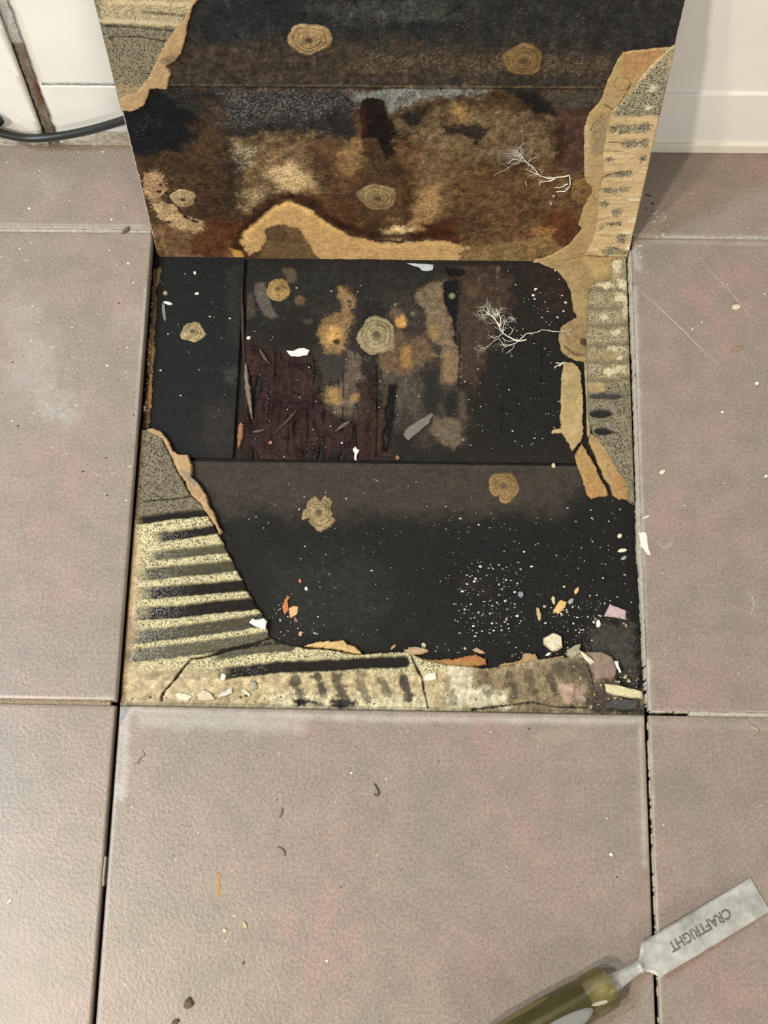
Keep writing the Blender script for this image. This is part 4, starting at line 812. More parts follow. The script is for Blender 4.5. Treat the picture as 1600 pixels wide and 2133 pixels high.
# ================================================================== white threads of fungus
def twig(segs, p, ang, ln, r, depth, rnd, f3, spread=0.55):
    pts = [p]; n = max(3, int(ln / 0.0016))
    for k in range(n):
        ang += rnd.uniform(-0.32, 0.32); p = (p[0] + math.cos(ang) * ln / n, p[1] + math.sin(ang) * ln / n); pts.append(p)
        if depth > 0 and k > 0 and rnd.random() < 0.62: twig(segs, p, ang + rnd.choice((-1, 1)) * rnd.uniform(0.35, spread + 0.4), ln * rnd.uniform(0.35, 0.7), r * 0.72, depth - 1, rnd, f3)
    segs.append(([f3(q, 0.0003 + r + 0.0006 * rnd.random()) for q in pts], [r * (1 - 0.7 * k / (len(pts) - 1)) for k in range(len(pts))], 4))
def fungus(name, paths, to2, f3, seed, parent=None, fuzz=(), M=None):
    rnd = random.Random(seed); segs = []
    for pts, r0, r1, nb, bl in paths:
        P2 = [Vector((*to2(u, v), 0)) for u, v in pts]; sp = smooth_path(P2, 6); n = len(sp)
        jit = [(q.x + rnd.uniform(-1, 1) * 0.00025, q.y + rnd.uniform(-1, 1) * 0.00025) for q in sp]
        rad = [(r0 + (r1 - r0) * k / (n - 1)) * rnd.uniform(0.75, 1.35) for k in range(n)]
        segs.append(([f3(q, 0.0004 + rad[k] + 0.0007 * rnd.random()) for k, q in enumerate(jit)], rad, 6))
        for _ in range(nb):
            k = rnd.randrange(1, n - 1); t = sp[k + 1] - sp[k - 1]; a = math.atan2(t.y, t.x) + rnd.choice((-1, 1)) * rnd.uniform(0.4, 1.1)
            twig(segs, (sp[k].x, sp[k].y), a, bl * rnd.uniform(0.5, 1.2), rad[k] * 0.5, 2, rnd, f3)
    for (u, v, n, ln, a0, a1, r) in fuzz:
        for k in range(n):
            p = to2(u + rnd.uniform(-4, 4), v + rnd.uniform(-4, 4)); twig(segs, p, math.radians(rnd.uniform(a0, a1)), ln * rnd.uniform(0.5, 1.15), r * rnd.uniform(0.6, 1.2), 2, rnd, f3, 0.5)
    V = []; Fc = []
    for pts, rad, sd in segs:
        v, f = tube_data(pts, rad, sd); b = len(V); V += v; Fc += [tuple(i + b for i in q) for q in f]
    return link(name, mesh(name, V, Fc), parent, M_FUNGUS, M)
tF = NT('fungus_white'); tF.base(lin4((226, 216, 190))); tF.rough(0.85); M_FUNGUS = tF.m
z8 = lambda L: [(820 + x / 4.21, 540 + y / 4.21) for x, y in L]
f3f = lambda q, h: Vector((q[0], q[1], ZB - 0.0004 + h + (0.0030 if q[0] > at(1168, 700)[0] else 0)))
tag(fungus('fungus_threads', [
    (z8([(1545, 690), (1515, 655), (1450, 637), (1390, 635), (1310, 620), (1250, 645), (1170, 655), (1130, 690), (1090, 720)]), 0.00022, 0.00045, 2, 0.003),
    (z8([(1165, 708), (1090, 720), (1020, 690), (960, 650), (930, 600), (900, 550), (840, 480), (810, 460)]), 0.00065, 0.0002, 5, 0.008),
    (z8([(932, 600), (940, 520), (910, 460), (905, 440)]), 0.0005, 0.00016, 5, 0.007), (z8([(935, 590), (870, 505), (820, 485), (770, 500)]), 0.00045, 0.00014, 5, 0.008),
    (z8([(960, 655), (890, 688), (830, 670)]), 0.0003, 0.00012, 3, 0.006), (z8([(1090, 725), (1000, 764), (965, 755), (925, 702), (885, 715), (835, 760), (760, 790)]), 0.0004, 0.00014, 5, 0.009),
    (z8([(1060, 735), (1040, 790), (985, 826)]), 0.0003, 0.00015, 1, 0.005), (z8([(960, 645), (968, 565), (1030, 510), (1075, 560)]), 0.00035, 0.00012, 5, 0.006), (z8([(1010, 672), (1045, 625), (1010, 590)]), 0.0003, 0.00012, 2, 0.005),
    (z8([(950, 690), (1000, 720), (1060, 715)]), 0.0003, 0.0002, 1, 0.004), (z8([(1500, 640), (1545, 630), (1548, 612)]), 0.0002, 0.00012, 0, 0.003)],
    lambda u, v: at(u, v), f3f, 4, fuzz=((1021, 655, 9, 0.009, 70, 150, 0.00018), (1032, 660, 7, 0.009, 50, 120, 0.00018), (1013, 663, 7, 0.008, 110, 200, 0.00016), (1068, 668, 6, 0.006, 0, 110, 0.00014), (1015, 725, 5, 0.008, 170, 260, 0.00014))),
    'large white branching fungus growing over the dark board at the right of the hole', 'fungus')
tag(fungus('fungus_threads', [(z8([(1500, 925), (1465, 918), (1420, 908)]), 0.0004, 0.0004, 0, 0.002), (z8([(1480, 928), (1440, 935), (1412, 952)]), 0.0004, 0.0005, 1, 0.002), (z8([(1470, 920), (1450, 940)]), 0.0003, 0.0003, 0, 0.002)], lambda u, v: at(u, v), f3f, 5), 'tiny white fungus sprig at the tip of the long tan skin flake', 'fungus')
z2 = lambda L: [(780 + x / 2.424, y / 2.424) for x, y in L]
fg = fungus('fungus_threads', [(z2([(985, 880), (910, 893), (868, 892), (830, 876), (800, 838), (768, 812), (742, 782), (718, 758)]), 0.0006, 0.0003, 5, 0.006), (z2([(832, 878), (790, 862), (764, 848)]), 0.0004, 0.0002, 3, 0.005),
    (z2([(912, 898), (870, 910), (840, 914), (834, 932)]), 0.00045, 0.0003, 2, 0.004), (z2([(984, 880), (986, 930), (962, 958), (918, 962)]), 0.0005, 0.0004, 2, 0.003), (z2([(978, 920), (950, 938), (908, 944)]), 0.0004, 0.0003, 2, 0.003),
    (z2([(905, 895), (885, 912), (930, 884)]), 0.0003, 0.0003, 0, 0.003), (z2([(768, 812), (705, 800), (672, 826)]), 0.00025, 0.0001, 4, 0.006), (z2([(742, 782), (738, 735), (760, 715)]), 0.0002, 0.0001, 4, 0.005),
    (z2([(775, 812), (812, 790), (830, 796)]), 0.00022, 0.0001, 3, 0.005), (z2([(898, 985), (910, 982), (902, 996)]), 0.0003, 0.0002, 0, 0.002), (z2([(884, 1014), (892, 1030), (898, 1012)]), 0.0003, 0.0002, 0, 0.002), (z2([(763, 912), (770, 934)]), 0.0003, 0.0003, 0, 0.002), (z2([(690, 836), (650, 858), (600, 880)]), 0.00015, 0.00008, 3, 0.006)],
    lambda u, v: on_tile(u, v), lambda q, h: Vector((q[0], q[1], h)), 8, tile, fuzz=((1080, 322, 12, 0.009, 40, 180, 0.00013), (1090, 332, 8, 0.009, 90, 220, 0.00013)))
fg['label'] = 'white branching fungus threads'
# ================================================================== chips and crumbs, each its own
def shard_mesh(name, P, th, rnd, dome=0.35):
    """an irregular broken piece: ring at the ground, a jittered upper ring, a faceted top"""
    n = len(P); cx = sum(p[0] for p in P) / n; cy = sum(p[1] for p in P) / n; v = []; f = []
    for k, z in ((1.0, 0.0), (1.0, th * 0.55), (0.86, th)):
        for (x, y) in P: v.append((cx + (x - cx) * k + rnd.uniform(-1, 1) * 0.00012, cy + (y - cy) * k + rnd.uniform(-1, 1) * 0.00012, z * rnd.uniform(0.8, 1.15)))
    for j in range(2):
        for i in range(n): i2 = (i + 1) % n; f.append((j * n + i, j * n + i2, (j + 1) * n + i2, (j + 1) * n + i))
    v.append((cx + rnd.uniform(-1, 1) * 0.0008, cy + rnd.uniform(-1, 1) * 0.0008, th * (1 + dome * rnd.uniform(0.3, 1)))); c = len(v) - 1
    for i in range(n): f.append((2 * n + i, 2 * n + (i + 1) % n, c))
    f.append(tuple(range(n))[::-1]); return mesh(name, v, f, smooth=False)
_rs = random.Random(99)
def ccw(P): a = sum(P[i][0] * P[(i + 1) % len(P)][1] - P[(i + 1) % len(P)][0] * P[i][1] for i in range(len(P))); return P if a > 0 else P[::-1]
def shard(name, label, cat, pts, col, th, z, group=None, rough=0.75, dome=0.35):
    Q = []
    for i in range(len(pts)):                         # break up long straight edges
        a, b = pts[i], pts[(i + 1) % len(pts)]; Q.append(a); L = math.hypot(b[0] - a[0], b[1] - a[1])
        if L > 9: Q.append(((a[0] + b[0]) / 2 + _rs.uniform(-1, 1) * L * 0.07, (a[1] + b[1]) / 2 + _rs.uniform(-1, 1) * L * 0.07))
    P = ccw(fl(Q, z)); cx = sum(p[0] for p in P) / len(P); cy = sum(p[1] for p in P) / len(P)
    o = link(name, shard_mesh(name, [(x - cx, y - cy) for x, y in P], th, _rs, dome), None, flat_mat(col, rough, 0.22, 700)); o.location = (cx, cy, z)
    return tag(o, label, cat, group)
def bit(name, label, cat, u, v, L, W, ang, col, z, th=None, group=None, n=8, dome=0.35):
    a = math.radians(ang); pts = []
    for k in range(n):
        t = 2 * math.pi * k / n + _rs.uniform(-0.22, 0.22); r = _rs.uniform(0.8, 1.12); x, y = L / 2 * r * math.cos(t), W / 2 * r * math.sin(t)
        pts.append((u + x * math.cos(a) + y * math.sin(a), v - x * math.sin(a) + y * math.cos(a)))
    return shard(name, label, cat, pts, col, th if th else min(L, W) * S * 0.42, z, group, dome=dome)
ZR = ZB + 0.0002; ZA = ZM + 0.0004
WHT, CRM, TANC = (230, 223, 206), (220, 208, 176), (196, 156, 108)
shard('plaster_flake', 'white fish-shaped flake lying on the red-brown rotten wood', 'flake', [(597, 731), (604, 737), (612, 731), (622, 726), (634, 725), (645, 730), (640, 740), (622, 743), (606, 742)], WHT, 0.0012, ZR)
shard('plaster_flake', 'small white fluff at the front edge of the rotten wood', 'flake', [(735, 936), (741, 930), (744, 936), (749, 938), (744, 947), (743, 960), (738, 957), (739, 946)], WHT, 0.0016, ZR)
shard('paint_flake', 'crinkled cream flake on the ridged adhesive by its broken tip', 'flake', [(519, 1297), (526, 1289), (539, 1291), (550, 1288), (557, 1294), (554, 1312), (544, 1310), (532, 1305)], (222, 216, 200), 0.0022, ZA)
shard('plaster_flake', 'grey-white flakes stuck under the foot of the lifted tile', 'flake', [(848, 549), (875, 550), (903, 552), (901, 563), (879, 564), (873, 557)], (178, 176, 174), 0.0012, ZR)
shard('skin_shard', 'orange-brown curled shard on the black front board', 'shard', [(588, 1263), (593, 1249), (606, 1241), (599, 1252), (601, 1271), (593, 1280)], (178, 108, 58), 0.0016, ZR)
shard('skin_shard', 'tan angular shard beside the orange curled one', 'shard', [(602, 1267), (612, 1262), (621, 1264), (619, 1279), (605, 1288)], (206, 160, 112), 0.0012, ZR)
bit('skin_shard', 'little brown shard touching the tan angular one', 'shard', 617, 1291, 13, 7, 120, (132, 94, 72), ZR)
bit('skin_shard', 'tan crumb nearest the crack in the adhesive bed', 'crumb', 626, 1321, 12, 9, 70, (190, 148, 104), ZR)
bit('skin_shard', 'grey-green crumb near the front edge left of centre', 'crumb', 659, 1320, 9, 5, 160, (128, 122, 100), ZR)
bit('skin_shard', 'tiny orange sliver high on the front board', 'crumb', 625, 1210, 6, 11, 20, (176, 112, 62), ZR)
bit('plaster_crumb', 'white grain above the tan shards', 'crumb', 638, 1226, 6, 9, 10, WHT, ZR)
shard('tile_chip', 'pink-grey broken tile chip by the right edge of the hole', 'chip', [(1258, 1284), (1270, 1259), (1286, 1265), (1304, 1272), (1305, 1292), (1288, 1288), (1272, 1286)], (182, 154, 148), 0.0030, ZR, dome=0.15)
bit('tile_chip', 'small pinkish crumb just below the pink-grey chip', 'crumb', 1302, 1304, 15, 10, 130, (172, 146, 134), ZR)
shard('mortar_stone', 'cream and tan pebble at the front of the black board', 'stone', [(1132, 1330), (1150, 1320), (1169, 1327), (1171, 1350), (1162, 1356), (1150, 1358), (1132, 1342)], (206, 190, 156), 0.0060, ZR)
shard('skin_shard', 'yellow-tan shard standing on the black board above the pebble', 'shard', [(1152, 1272), (1158, 1262), (1167, 1250), (1181, 1255), (1177, 1265), (1162, 1279)], (210, 166, 102), 0.0018, ZR)
bit('skin_shard', 'pale sliver leaning against the yellow-tan shard', 'shard', 1153, 1250, 20, 9, 100, (192, 174, 126), ZR)
bit('skin_shard', 'knobbly pale brown sliver left of the yellow-tan shard', 'shard', 1122, 1278, 30, 11, 100, (184, 154, 110), ZR)
bit('skin_shard', 'orange-tan shard highest of the cluster on the right', 'shard', 1201, 1231, 17, 10, 60, (216, 164, 106), ZR)
bit('gravel', 'blue-grey pebble alone on the black board', 'stone', 1085, 1239, 13, 15, 20, (122, 132, 138), ZR, 0.004)
bit('plaster_crumb', 'white double crumb below the right tile edge chip', 'crumb', 1246, 1300, 10, 19, 5, WHT, ZR)
bit('plaster_crumb', 'grey-white crumb right of the yellow-tan shard', 'crumb', 1189, 1253, 15, 11, 40, (156, 150, 142), ZR)
bit('plaster_crumb', 'cream flake against the right edge, below the tan skin', 'flake', 1296, 1147, 19, 9, 12, CRM, ZR)
bit('plaster_crumb', 'small cream crumb, topmost by the right edge', 'crumb', 1291, 1117, 10, 10, 30, CRM, ZR)
bit('plaster_crumb', 'grey crumb under the cream flake at the right edge', 'crumb', 1299, 1163, 15, 8, 25, (148, 144, 134), ZR)
bit('plaster_crumb', 'white sliver under the cream and tan pebble', 'crumb', 1142, 1363, 15, 5, 25, WHT, ZA)
shard('mortar_shard', 'pale wedge lying across the adhesive in the right corner', 'shard', [(1206, 1355), (1222, 1365), (1239, 1380), (1230, 1386), (1217, 1372)], (206, 196, 166), 0.0028, ZA + 0.001)
shard('plaster_flake', 'thin white splint by the front right corner', 'flake', [(1280, 1377), (1287, 1377), (1294, 1400), (1291, 1402), (1285, 1392)], WHT, 0.0015, ZA)
shard('mortar_shard', 'long cream mortar strip in the front right corner', 'shard', [(1259, 1425), (1282, 1427), (1310, 1435), (1338, 1442), (1338, 1457), (1315, 1455), (1280, 1449), (1262, 1442)], (200, 184, 140), 0.0042, ZA - 0.002, dome=0.1)
shard('slate_chip', 'flat dark grey chip under the long cream strip', 'chip', [(1260, 1465), (1280, 1456), (1310, 1457), (1332, 1462), (1328, 1477), (1295, 1481), (1262, 1477)], (66, 64, 60), 0.0034, ZA - 0.002, dome=0.1)
shard('mortar_stone', 'rough grey-tan lump between the pebble and the pale wedge', 'stone', [(1180, 1355), (1197, 1345), (1210, 1342), (1207, 1362), (1195, 1370), (1180, 1367)], (156, 142, 114), 0.0045, ZA - 0.003)
shard('plaster_flake', 'cream half-moon flake on the front adhesive strip', 'flake', [(882, 1417), (885, 1407), (895, 1402), (907, 1400), (910, 1415)], (220, 208, 176), 0.0016, ZA)
bit('skin_shard', 'thin tan splinter at the front edge of the black board', 'shard', 820, 1348, 17, 6, 42, (178, 130, 90), ZR, 0.002)
bit('plaster_crumb', 'pale triangular crumb above the brown skin flap', 'crumb', 883, 1344, 13, 9, 130, (196, 184, 152), ZR, 0.0015)
shard('skin_shard', 'leaf-shaped tan shard above the rusty skin', 'shard', [(984, 1355), (993, 1349), (1004, 1355), (1011, 1361), (1000, 1362)], (180, 142, 104), 0.0014, ZR)
shard('plaster_flake', 'cream flake in the front left corner of the hole', 'flake', [(364, 1446), (373, 1442), (388, 1446), (401, 1451), (393, 1461), (375, 1461)], (218, 204, 168), 0.0022, ZA)
shard('plaster_flake', 'broad pinkish-cream flake right of the corner crack', 'flake', [(410, 1446), (424, 1436), (440, 1444), (450, 1458), (430, 1461), (414, 1459)], (202, 184, 150), 0.0020, ZA)
shard('tile_chip', 'grey-edged bar-like chip on the front adhesive strip', 'chip', [(454, 1450), (470, 1440), (485, 1432), (485, 1444), (470, 1450), (456, 1454)], (200, 194, 176), 0.0024, ZA, dome=0.1)
bit('gravel', 'oval grey pebble set in the front adhesive strip', 'stone', 529, 1429, 15, 19, 20, (154, 146, 124), ZA, 0.0025)
bit('plaster_flake', 'narrow pale sliver left of the oval grey pebble', 'flake', 513, 1443, 24, 6, -35, (212, 202, 172), ZA)
bit('plaster_crumb', 'white lump above the grey-edged bar chip', 'crumb', 465, 1411, 13, 18, 160, (204, 198, 178), ZA, 0.003)
bit('leaf_bit', 'grey-green pod standing at the left rim of the hole', 'leaf', 342, 650, 8, 46, 5, (126, 122, 108), ZR, 0.0016)
bit('plaster_flake', 'white seed-like flake beside the grey-green pod', 'flake', 350, 632, 20, 7, -15, WHT, ZR)
bit('mortar_crumb', 'tan crumb above the white seed-like flake', 'crumb', 345, 611, 10, 9, 0, (160, 140, 108), ZR)
bit('plaster_crumb', 'white crumb on the rotten wood beside the board joint', 'crumb', 518, 704, 9, 7, 10, WHT, ZR)
bit('plaster_crumb', 'white crumb topmost on the black left board', 'crumb', 406, 569, 6, 8, 10, WHT, ZR)
bit('plaster_crumb', 'white crumb above the screw of the black left board', 'crumb', 410, 612, 9, 6, 10, WHT, ZR)
# splinters of wood
def splinter(label, pts, w, col, z, name='wood_splinter'):
    P = smooth_path([at3(u, v, z) for u, v in pts], 5); n = len(P); v = []; f = []
    for i, p in enumerate(P):
        t = (P[min(i + 1, n - 1)] - P[max(i - 1, 0)]).normalized(); s = Vector((-t.y, t.x, 0)); k = w * S / 2 * (0.35 + 0.65 * math.sin(math.pi * min(1, (i + 0.6) / (n * 0.9)))) * _rs.uniform(0.8, 1.2); h = w * S * 0.4
        v += [p + s * k, p + s * k * 0.5 + Vector((0, 0, h)), p - s * k * 0.4 + Vector((0, 0, h * _rs.uniform(0.8, 1.3))), p - s * k]
    for i in range(n - 1):
        for k in range(4): k2 = (k + 1) % 4; f.append((i * 4 + k, i * 4 + k2, i * 4 + 4 + k2, i * 4 + 4 + k))
    f += [(0, 1, 2, 3), tuple((n - 1) * 4 + k for k in (3, 2, 1, 0))]
    return tag(link(name, mesh(name, v, f, smooth=False), None, flat_mat(col, 0.8, 0.45, 500)), label, 'splinter')
splinter('grey-brown bark-like splinter lying along the joint between the boards', [(512, 758), (514, 790), (518, 820), (522, 850), (525, 872)], 12, (122, 104, 86), ZR)
splinter('dark upper splinter wedged in the joint above the grey one', [(503, 600), (505, 660), (507, 720), (511, 760)], 8, (58, 42, 36), ZR - 0.001)
splinter('rust-brown stub of wood at the front end of the board joint', [(502, 882), (501, 905), (497, 934)], 13, (148, 98, 62), ZR)
splinter('thin brown splinter slanting above the red-brown fibres', [(541, 727), (551, 744), (562, 758)], 7, (96, 70, 58), ZR)
splinter('long dark splinter crossing the red-brown fibres near the front', [(617, 855), (595, 880), (570, 905)], 6, (76, 56, 46), ZR)
splinter('grey splinter in front of the tan mould', [(728, 878), (712, 888), (699, 898)], 8, (92, 82, 72), ZR)
splinter('small grey splinter near the front left of the rotten wood', [(526, 900), (538, 898), (552, 895)], 6, (86, 78, 72), ZR)
shard('wood_splinter', 'broad grey slab of wood lying aslant on the rotten board', 'splinter', [(841, 906), (851, 889), (875, 874), (898, 861), (904, 864), (894, 882), (872, 900), (851, 918)], (112, 101, 90), 0.0014, ZR, dome=0.1)
bit('mortar_crumb', 'pink crumb at the front of the red-brown fibres', 'crumb', 564, 922, 9, 8, 20, (158, 110, 88), ZR)
bit('mortar_crumb', 'pink-brown crumb at the front edge, right of the white fluff', 'crumb', 828, 953, 9, 10, 20, (140, 98, 78), ZR)
bit('mortar_crumb', 'pale tan crumb on the edge of the front board at right', 'crumb', 1153, 970, 9, 11, 30, (196, 178, 140), ZR)
# on the tiles
shard('paint_flake', 'cream L-shaped flake at the edge of the tile right of the hole', 'flake', [(1330, 1109), (1345, 1109), (1349, 1128), (1356, 1157), (1349, 1155), (1340, 1142), (1334, 1139)], (230, 220, 194), 0.0010, 0.0, dome=0.1)
bit('plaster_flake', 'thin cream sliver above the L-shaped flake', 'flake', 1347, 1077, 15, 5, 25, CRM, 0.0)
bit('mortar_chip', 'cream chip near the scratch on the right tile', 'chip', 1533, 640, 20, 11, 10, (206, 194, 158), 0.0)
bit('bark_bit', 'brown splinter below the cream chip on the right tile', 'splinter', 1537, 728, 28, 8, 18, (150, 124, 96), 0.0)
bit('mortar_chip', 'cream chip low on the right tile', 'chip', 1380, 983, 14, 9, 35, CRM, 0.0)
bit('plaster_crumb', 'white crumb at the right border of the photo, upper right tile', 'crumb', 1577, 799, 8, 7, 10, WHT, 0.0)
bit('plaster_crumb', 'white crumb in the middle of the right tile', 'crumb', 1505, 858, 7, 5, 10, WHT, 0.0)
bit('plaster_crumb', 'white crumb at the right border, low on the right tile', 'crumb', 1596, 992, 9, 6, 20, WHT, 0.0)
bit('leaf_bit', 'dull grey-green fleck on the front right tile', 'leaf', 1571, 1517, 24, 9, -32, (152, 144, 118), 0.0)
bit('plaster_flake', 'cream stick-like flake on the front left tile', 'flake', 19, 1878, 15, 6, 42, CRM, 0.0)
bit('plaster_crumb', 'yellowish square crumb on the front tile', 'crumb', 468, 1938, 9, 9, 20, (216, 202, 152), 0.0)
bit('skin_shard', 'tan fleck right of the yellowish crumb on the front tile', 'crumb', 511, 1927, 19, 9, -65, (192, 168, 120), 0.0)
bit('plaster_crumb', 'white crumb in the middle of the front tile', 'crumb', 732, 1610, 5, 5, 0, WHT, 0.0)
bit('plaster_crumb', 'white crumb low in the middle of the front tile', 'crumb', 681, 2001, 7, 5, 0, WHT, 0.0)
bit('plaster_crumb', 'white crumb by the right joint of the front tile', 'crumb', 1273, 1780, 9, 9, 0, (226, 218, 190), 0.0)
bit('leaf_bit', 'crumpled dark brown leaf scrap at the bottom of the front tile', 'leaf', 393, 2090, 20, 28, -30, (92, 78, 58), 0.0, 0.004)
bit('leaf_bit', 'second leaf scrap cut by the bottom of the photo', 'leaf', 366, 2128, 18, 12, 30, (88, 74, 56), 0.0, 0.003)
bit('leaf_bit', 'dark grey scrap on the joint left of the lifted tile', 'leaf', 263, 479, 24, 9, 42, (92, 86, 76), 0.0, 0.0015)
def curl(label, pts, r, col, z=0.0004, name='shaving', cat='shaving'):
    P = smooth_path([at3(u, v, z + r) for u, v in pts], 8); v, f = tube_data(P, [r * (0.5 + 0.5 * math.sin(math.pi * (k + 0.5) / len(P))) for k in range(len(P))], 6)
    return tag(link(name, mesh(name, v, f), None, flat_mat(col, 0.6, 0.2)), label, cat)
curl('bent brown hair on the front tile near its broken corner', [(280, 1590), (288, 1588), (293, 1579), (302, 1573), (297, 1563)], 0.00028, (84, 62, 46), name='hair', cat='hair')
curl('dark curled shaving, highest on the front tile', [(779, 1632), (785, 1642), (789, 1652), (785, 1657), (779, 1655)], 0.0009, (72, 70, 64))
curl('short grey shaving left of centre on the front tile', [(588, 1684), (586, 1694), (581, 1703)], 0.0008, (112, 104, 94))
curl('hook-shaped dark shaving below the short grey one', [(579, 1764), (588, 1768), (594, 1776), (592, 1783)], 0.0006, (78, 72, 62))
curl('thin dark shaving low on the front tile at left', [(509, 2001), (505, 2010)], 0.0005, (84, 76, 66))
mk = sheet('crayon_mark', fl([(453, 1818), (459, 1818), (459, 1868), (452, 1870)], 0.0), 0.0008, lambda x, y: (lambda p: (p.h.__iadd__(0.00012), p)[1])(Paint(x, y, (178, 132, 76))), -0.0001, M_TAN, None, edge_amp=0.0007, edge_freq=500, seed=3)
tag(mk, 'short upright orange mark on the front tile', 'mark')

# dust and grit too fine to count
def grit(name, label, areas, z, cols, seed, gs=0.0):
    rnd = random.Random(seed); V = []; Fc = []; C = []
    for poly, n, lo, hi in areas:
        us = [p[0] for p in poly]; vs = [p[1] for p in poly]; k = 0
        while k < n:
            u, v = rnd.uniform(min(us), max(us)), rnd.uniform(min(vs), max(vs))
            if float(sdpoly(np.array([u]), np.array([v]), poly)[0]) > 0: continue
            k += 1; x, y = at(u + rnd.gauss(0, gs), v + rnd.gauss(0, gs), z); s = S * (lo + (hi - lo) * rnd.random() ** 3) / 2; a = rnd.uniform(0, 6.28); e = rnd.uniform(0.45, 1.0); b = len(V)
            for j in range(5):
                t = a + j * 1.2566; V.append((x + s * math.cos(t) * rnd.uniform(0.7, 1.2), y + s * e * math.sin(t) * rnd.uniform(0.7, 1.2), z))
            V.append((x, y, z + s * rnd.uniform(0.6, 1.1))); Fc += [(b + j, b + (j + 1) % 5, b + 5) for j in range(5)] + [(b + 4, b + 3, b + 2, b + 1, b)]
            c = lin(rnd.choice(cols)) * rnd.uniform(0.7, 1.0); C += [(*c, 0.0)] * 6
    o = link(name, mesh(name, V, Fc, C, smooth=False), None, M_TAN); o['kind'] = 'stuff'; return tag(o, label, 'dust')
PL = [(230, 222, 202), (216, 204, 178), (234, 230, 214), (176, 166, 144)]
grit('plaster_grit', 'white plaster grit strewn over the black boards in the hole', [
    ([(880, 1060), (1300, 1060), (1320, 1350), (1030, 1370), (900, 1200)], 230, 2, 8), ([(940, 1180), (1080, 1180), (1080, 1330), (960, 1330)], 150, 2, 7), ([(1140, 1240), (1260, 1240), (1280, 1360), (1140, 1360)], 130, 2, 8),
    ([(480, 1000), (900, 980), (900, 1340), (600, 1330)], 90, 2, 5), ([(570, 1260), (620, 1260), (640, 1330), (570, 1330)], 40, 2, 5), ([(330, 570), (490, 570), (480, 940), (320, 880)], 26, 2, 7), ([(510, 560), (960, 560), (960, 950), (510, 950)], 90, 2, 6),
    ([(960, 560), (1180, 580), (1170, 950), (970, 950)], 100, 2, 6), ([(1100, 600), (1170, 600), (1170, 680), (1110, 690)], 26, 2, 9), ([(850, 1335), (1000, 1335), (1000, 1360), (870, 1360)], 20, 3, 8)], ZB + 0.0003, PL, 5, 13.0)
grit('plaster_dust', 'white dust grains scattered on the floor tiles', [
    ([(0, 500), (300, 500), (270, 1050), (0, 1000)], 190, 1.5, 7), ([(60, 700), (160, 740), (150, 900), (60, 860)], 330, 1.0, 4.2), ([(0, 300), (270, 310), (290, 460), (0, 460)], 60, 1.5, 7), ([(0, 1000), (260, 1000), (240, 1440), (0, 1440)], 30, 1.5, 6),
    ([(1330, 480), (1350, 440), (1400, 440), (1380, 500)], 60, 1.5, 6), ([(1318, 505), (1350, 505), (1330, 555)], 60, 1.5, 6), ([(1345, 520), (1600, 520), (1600, 1470), (1360, 1470)], 70, 1.5, 6), ([(1420, 330), (1600, 330), (1600, 480), (1360, 480)], 14, 1.5, 5),
    ([(260, 1500), (1330, 1510), (1350, 2130), (220, 2130)], 130, 1.2, 6), ([(1360, 1520), (1600, 1520), (1600, 1800), (1370, 1800)], 14, 1.5, 5), ([(0, 1480), (235, 1480), (200, 2130), (0, 2130)], 24, 1.2, 5)], 0.0, PL, 6)
grit('soot_grit', 'dark grit scattered on the floor tiles', [([(0, 500), (300, 500), (270, 1050), (0, 1000)], 24, 2, 7), ([(260, 1500), (1330, 1510), (1350, 2130), (220, 2130)], 22, 2, 6), ([(1380, 330), (1600, 330), (1600, 1470), (1380, 1470)], 12, 2, 5), ([(1340, 400), (1360, 400), (1365, 450), (1345, 450)], 6, 3, 9)], 0.0, [(70, 62, 52), (92, 84, 72)], 8)
grit('adhesive_grit', 'crumbs of mortar along the adhesive bed', [([(262, 1440), (600, 1445), (1330, 1450), (1335, 1478), (600, 1466), (255, 1458)], 150, 2, 10), ([(1200, 1370), (1335, 1400), (1335, 1470), (1180, 1470)], 120, 2, 10), ([(262, 1380), (290, 1100), (300, 1100), (290, 1400)], 50, 2, 8), ([(306, 560), (322, 560), (310, 890), (298, 890)], 26, 3, 9)], ZM + 0.0002, [(206, 192, 156), (168, 146, 112), (120, 104, 82), (214, 206, 178)], 9)

# ================================================================== wood chisel
sh = at3(1356, 2000, 0.0100); tp = at3(1586, 1862, 0.0022); ax = (tp - sh).normalized(); sd = Vector((0, 0, 1)).cross(ax).normalized(); nz = ax.cross(sd)
LB = (tp - sh).length; HWB = 0.0149
ch = empty('wood_chisel', (0, 0, 0)); ch.matrix_world = Matrix(((ax.x, sd.x, nz.x, sh.x), (ax.y, sd.y, nz.y, sh.y), (ax.z, sd.z, nz.z, sh.z), (0, 0, 0, 1)))
tag(ch, 'wood chisel with a clear yellow handle lying on the tiles at lower right', 'chisel')
tS = NT('brushed_steel'); n = tS.noise(60, 5, 0.7); tS.base(tS.ramp(n, [(0.3, lin4((150, 146, 136))), (0.7, lin4((206, 200, 186)))])); tS.b.inputs['Metallic'].default_value = 0.3; tS.rough(tS.ramp(n, [(0.3, GR(0.36)), (0.7, GR(0.55))])); tS.bump(tS.noise(260, 4), 0.12, 0.0006); M_STEEL = tS.m
v = []; f = []; ST = [(-0.0105, 0.0046, 0.0046, 0.0), (-0.0085, 0.0052, 0.0040, 0.0), (-0.0062, 0.0072, 0.0030, 0.0), (-0.0040, 0.0098, 0.0024, 0.0), (-0.0018, 0.0124, 0.0021, 0.0), (0.0002, HWB, 0.0020, 0.0012), (0.03, HWB, 0.0019, 0.0014), (LB * 0.85, HWB, 0.0018, 0.0014), (LB * 0.995, HWB, 0.0003, 0.0003)]
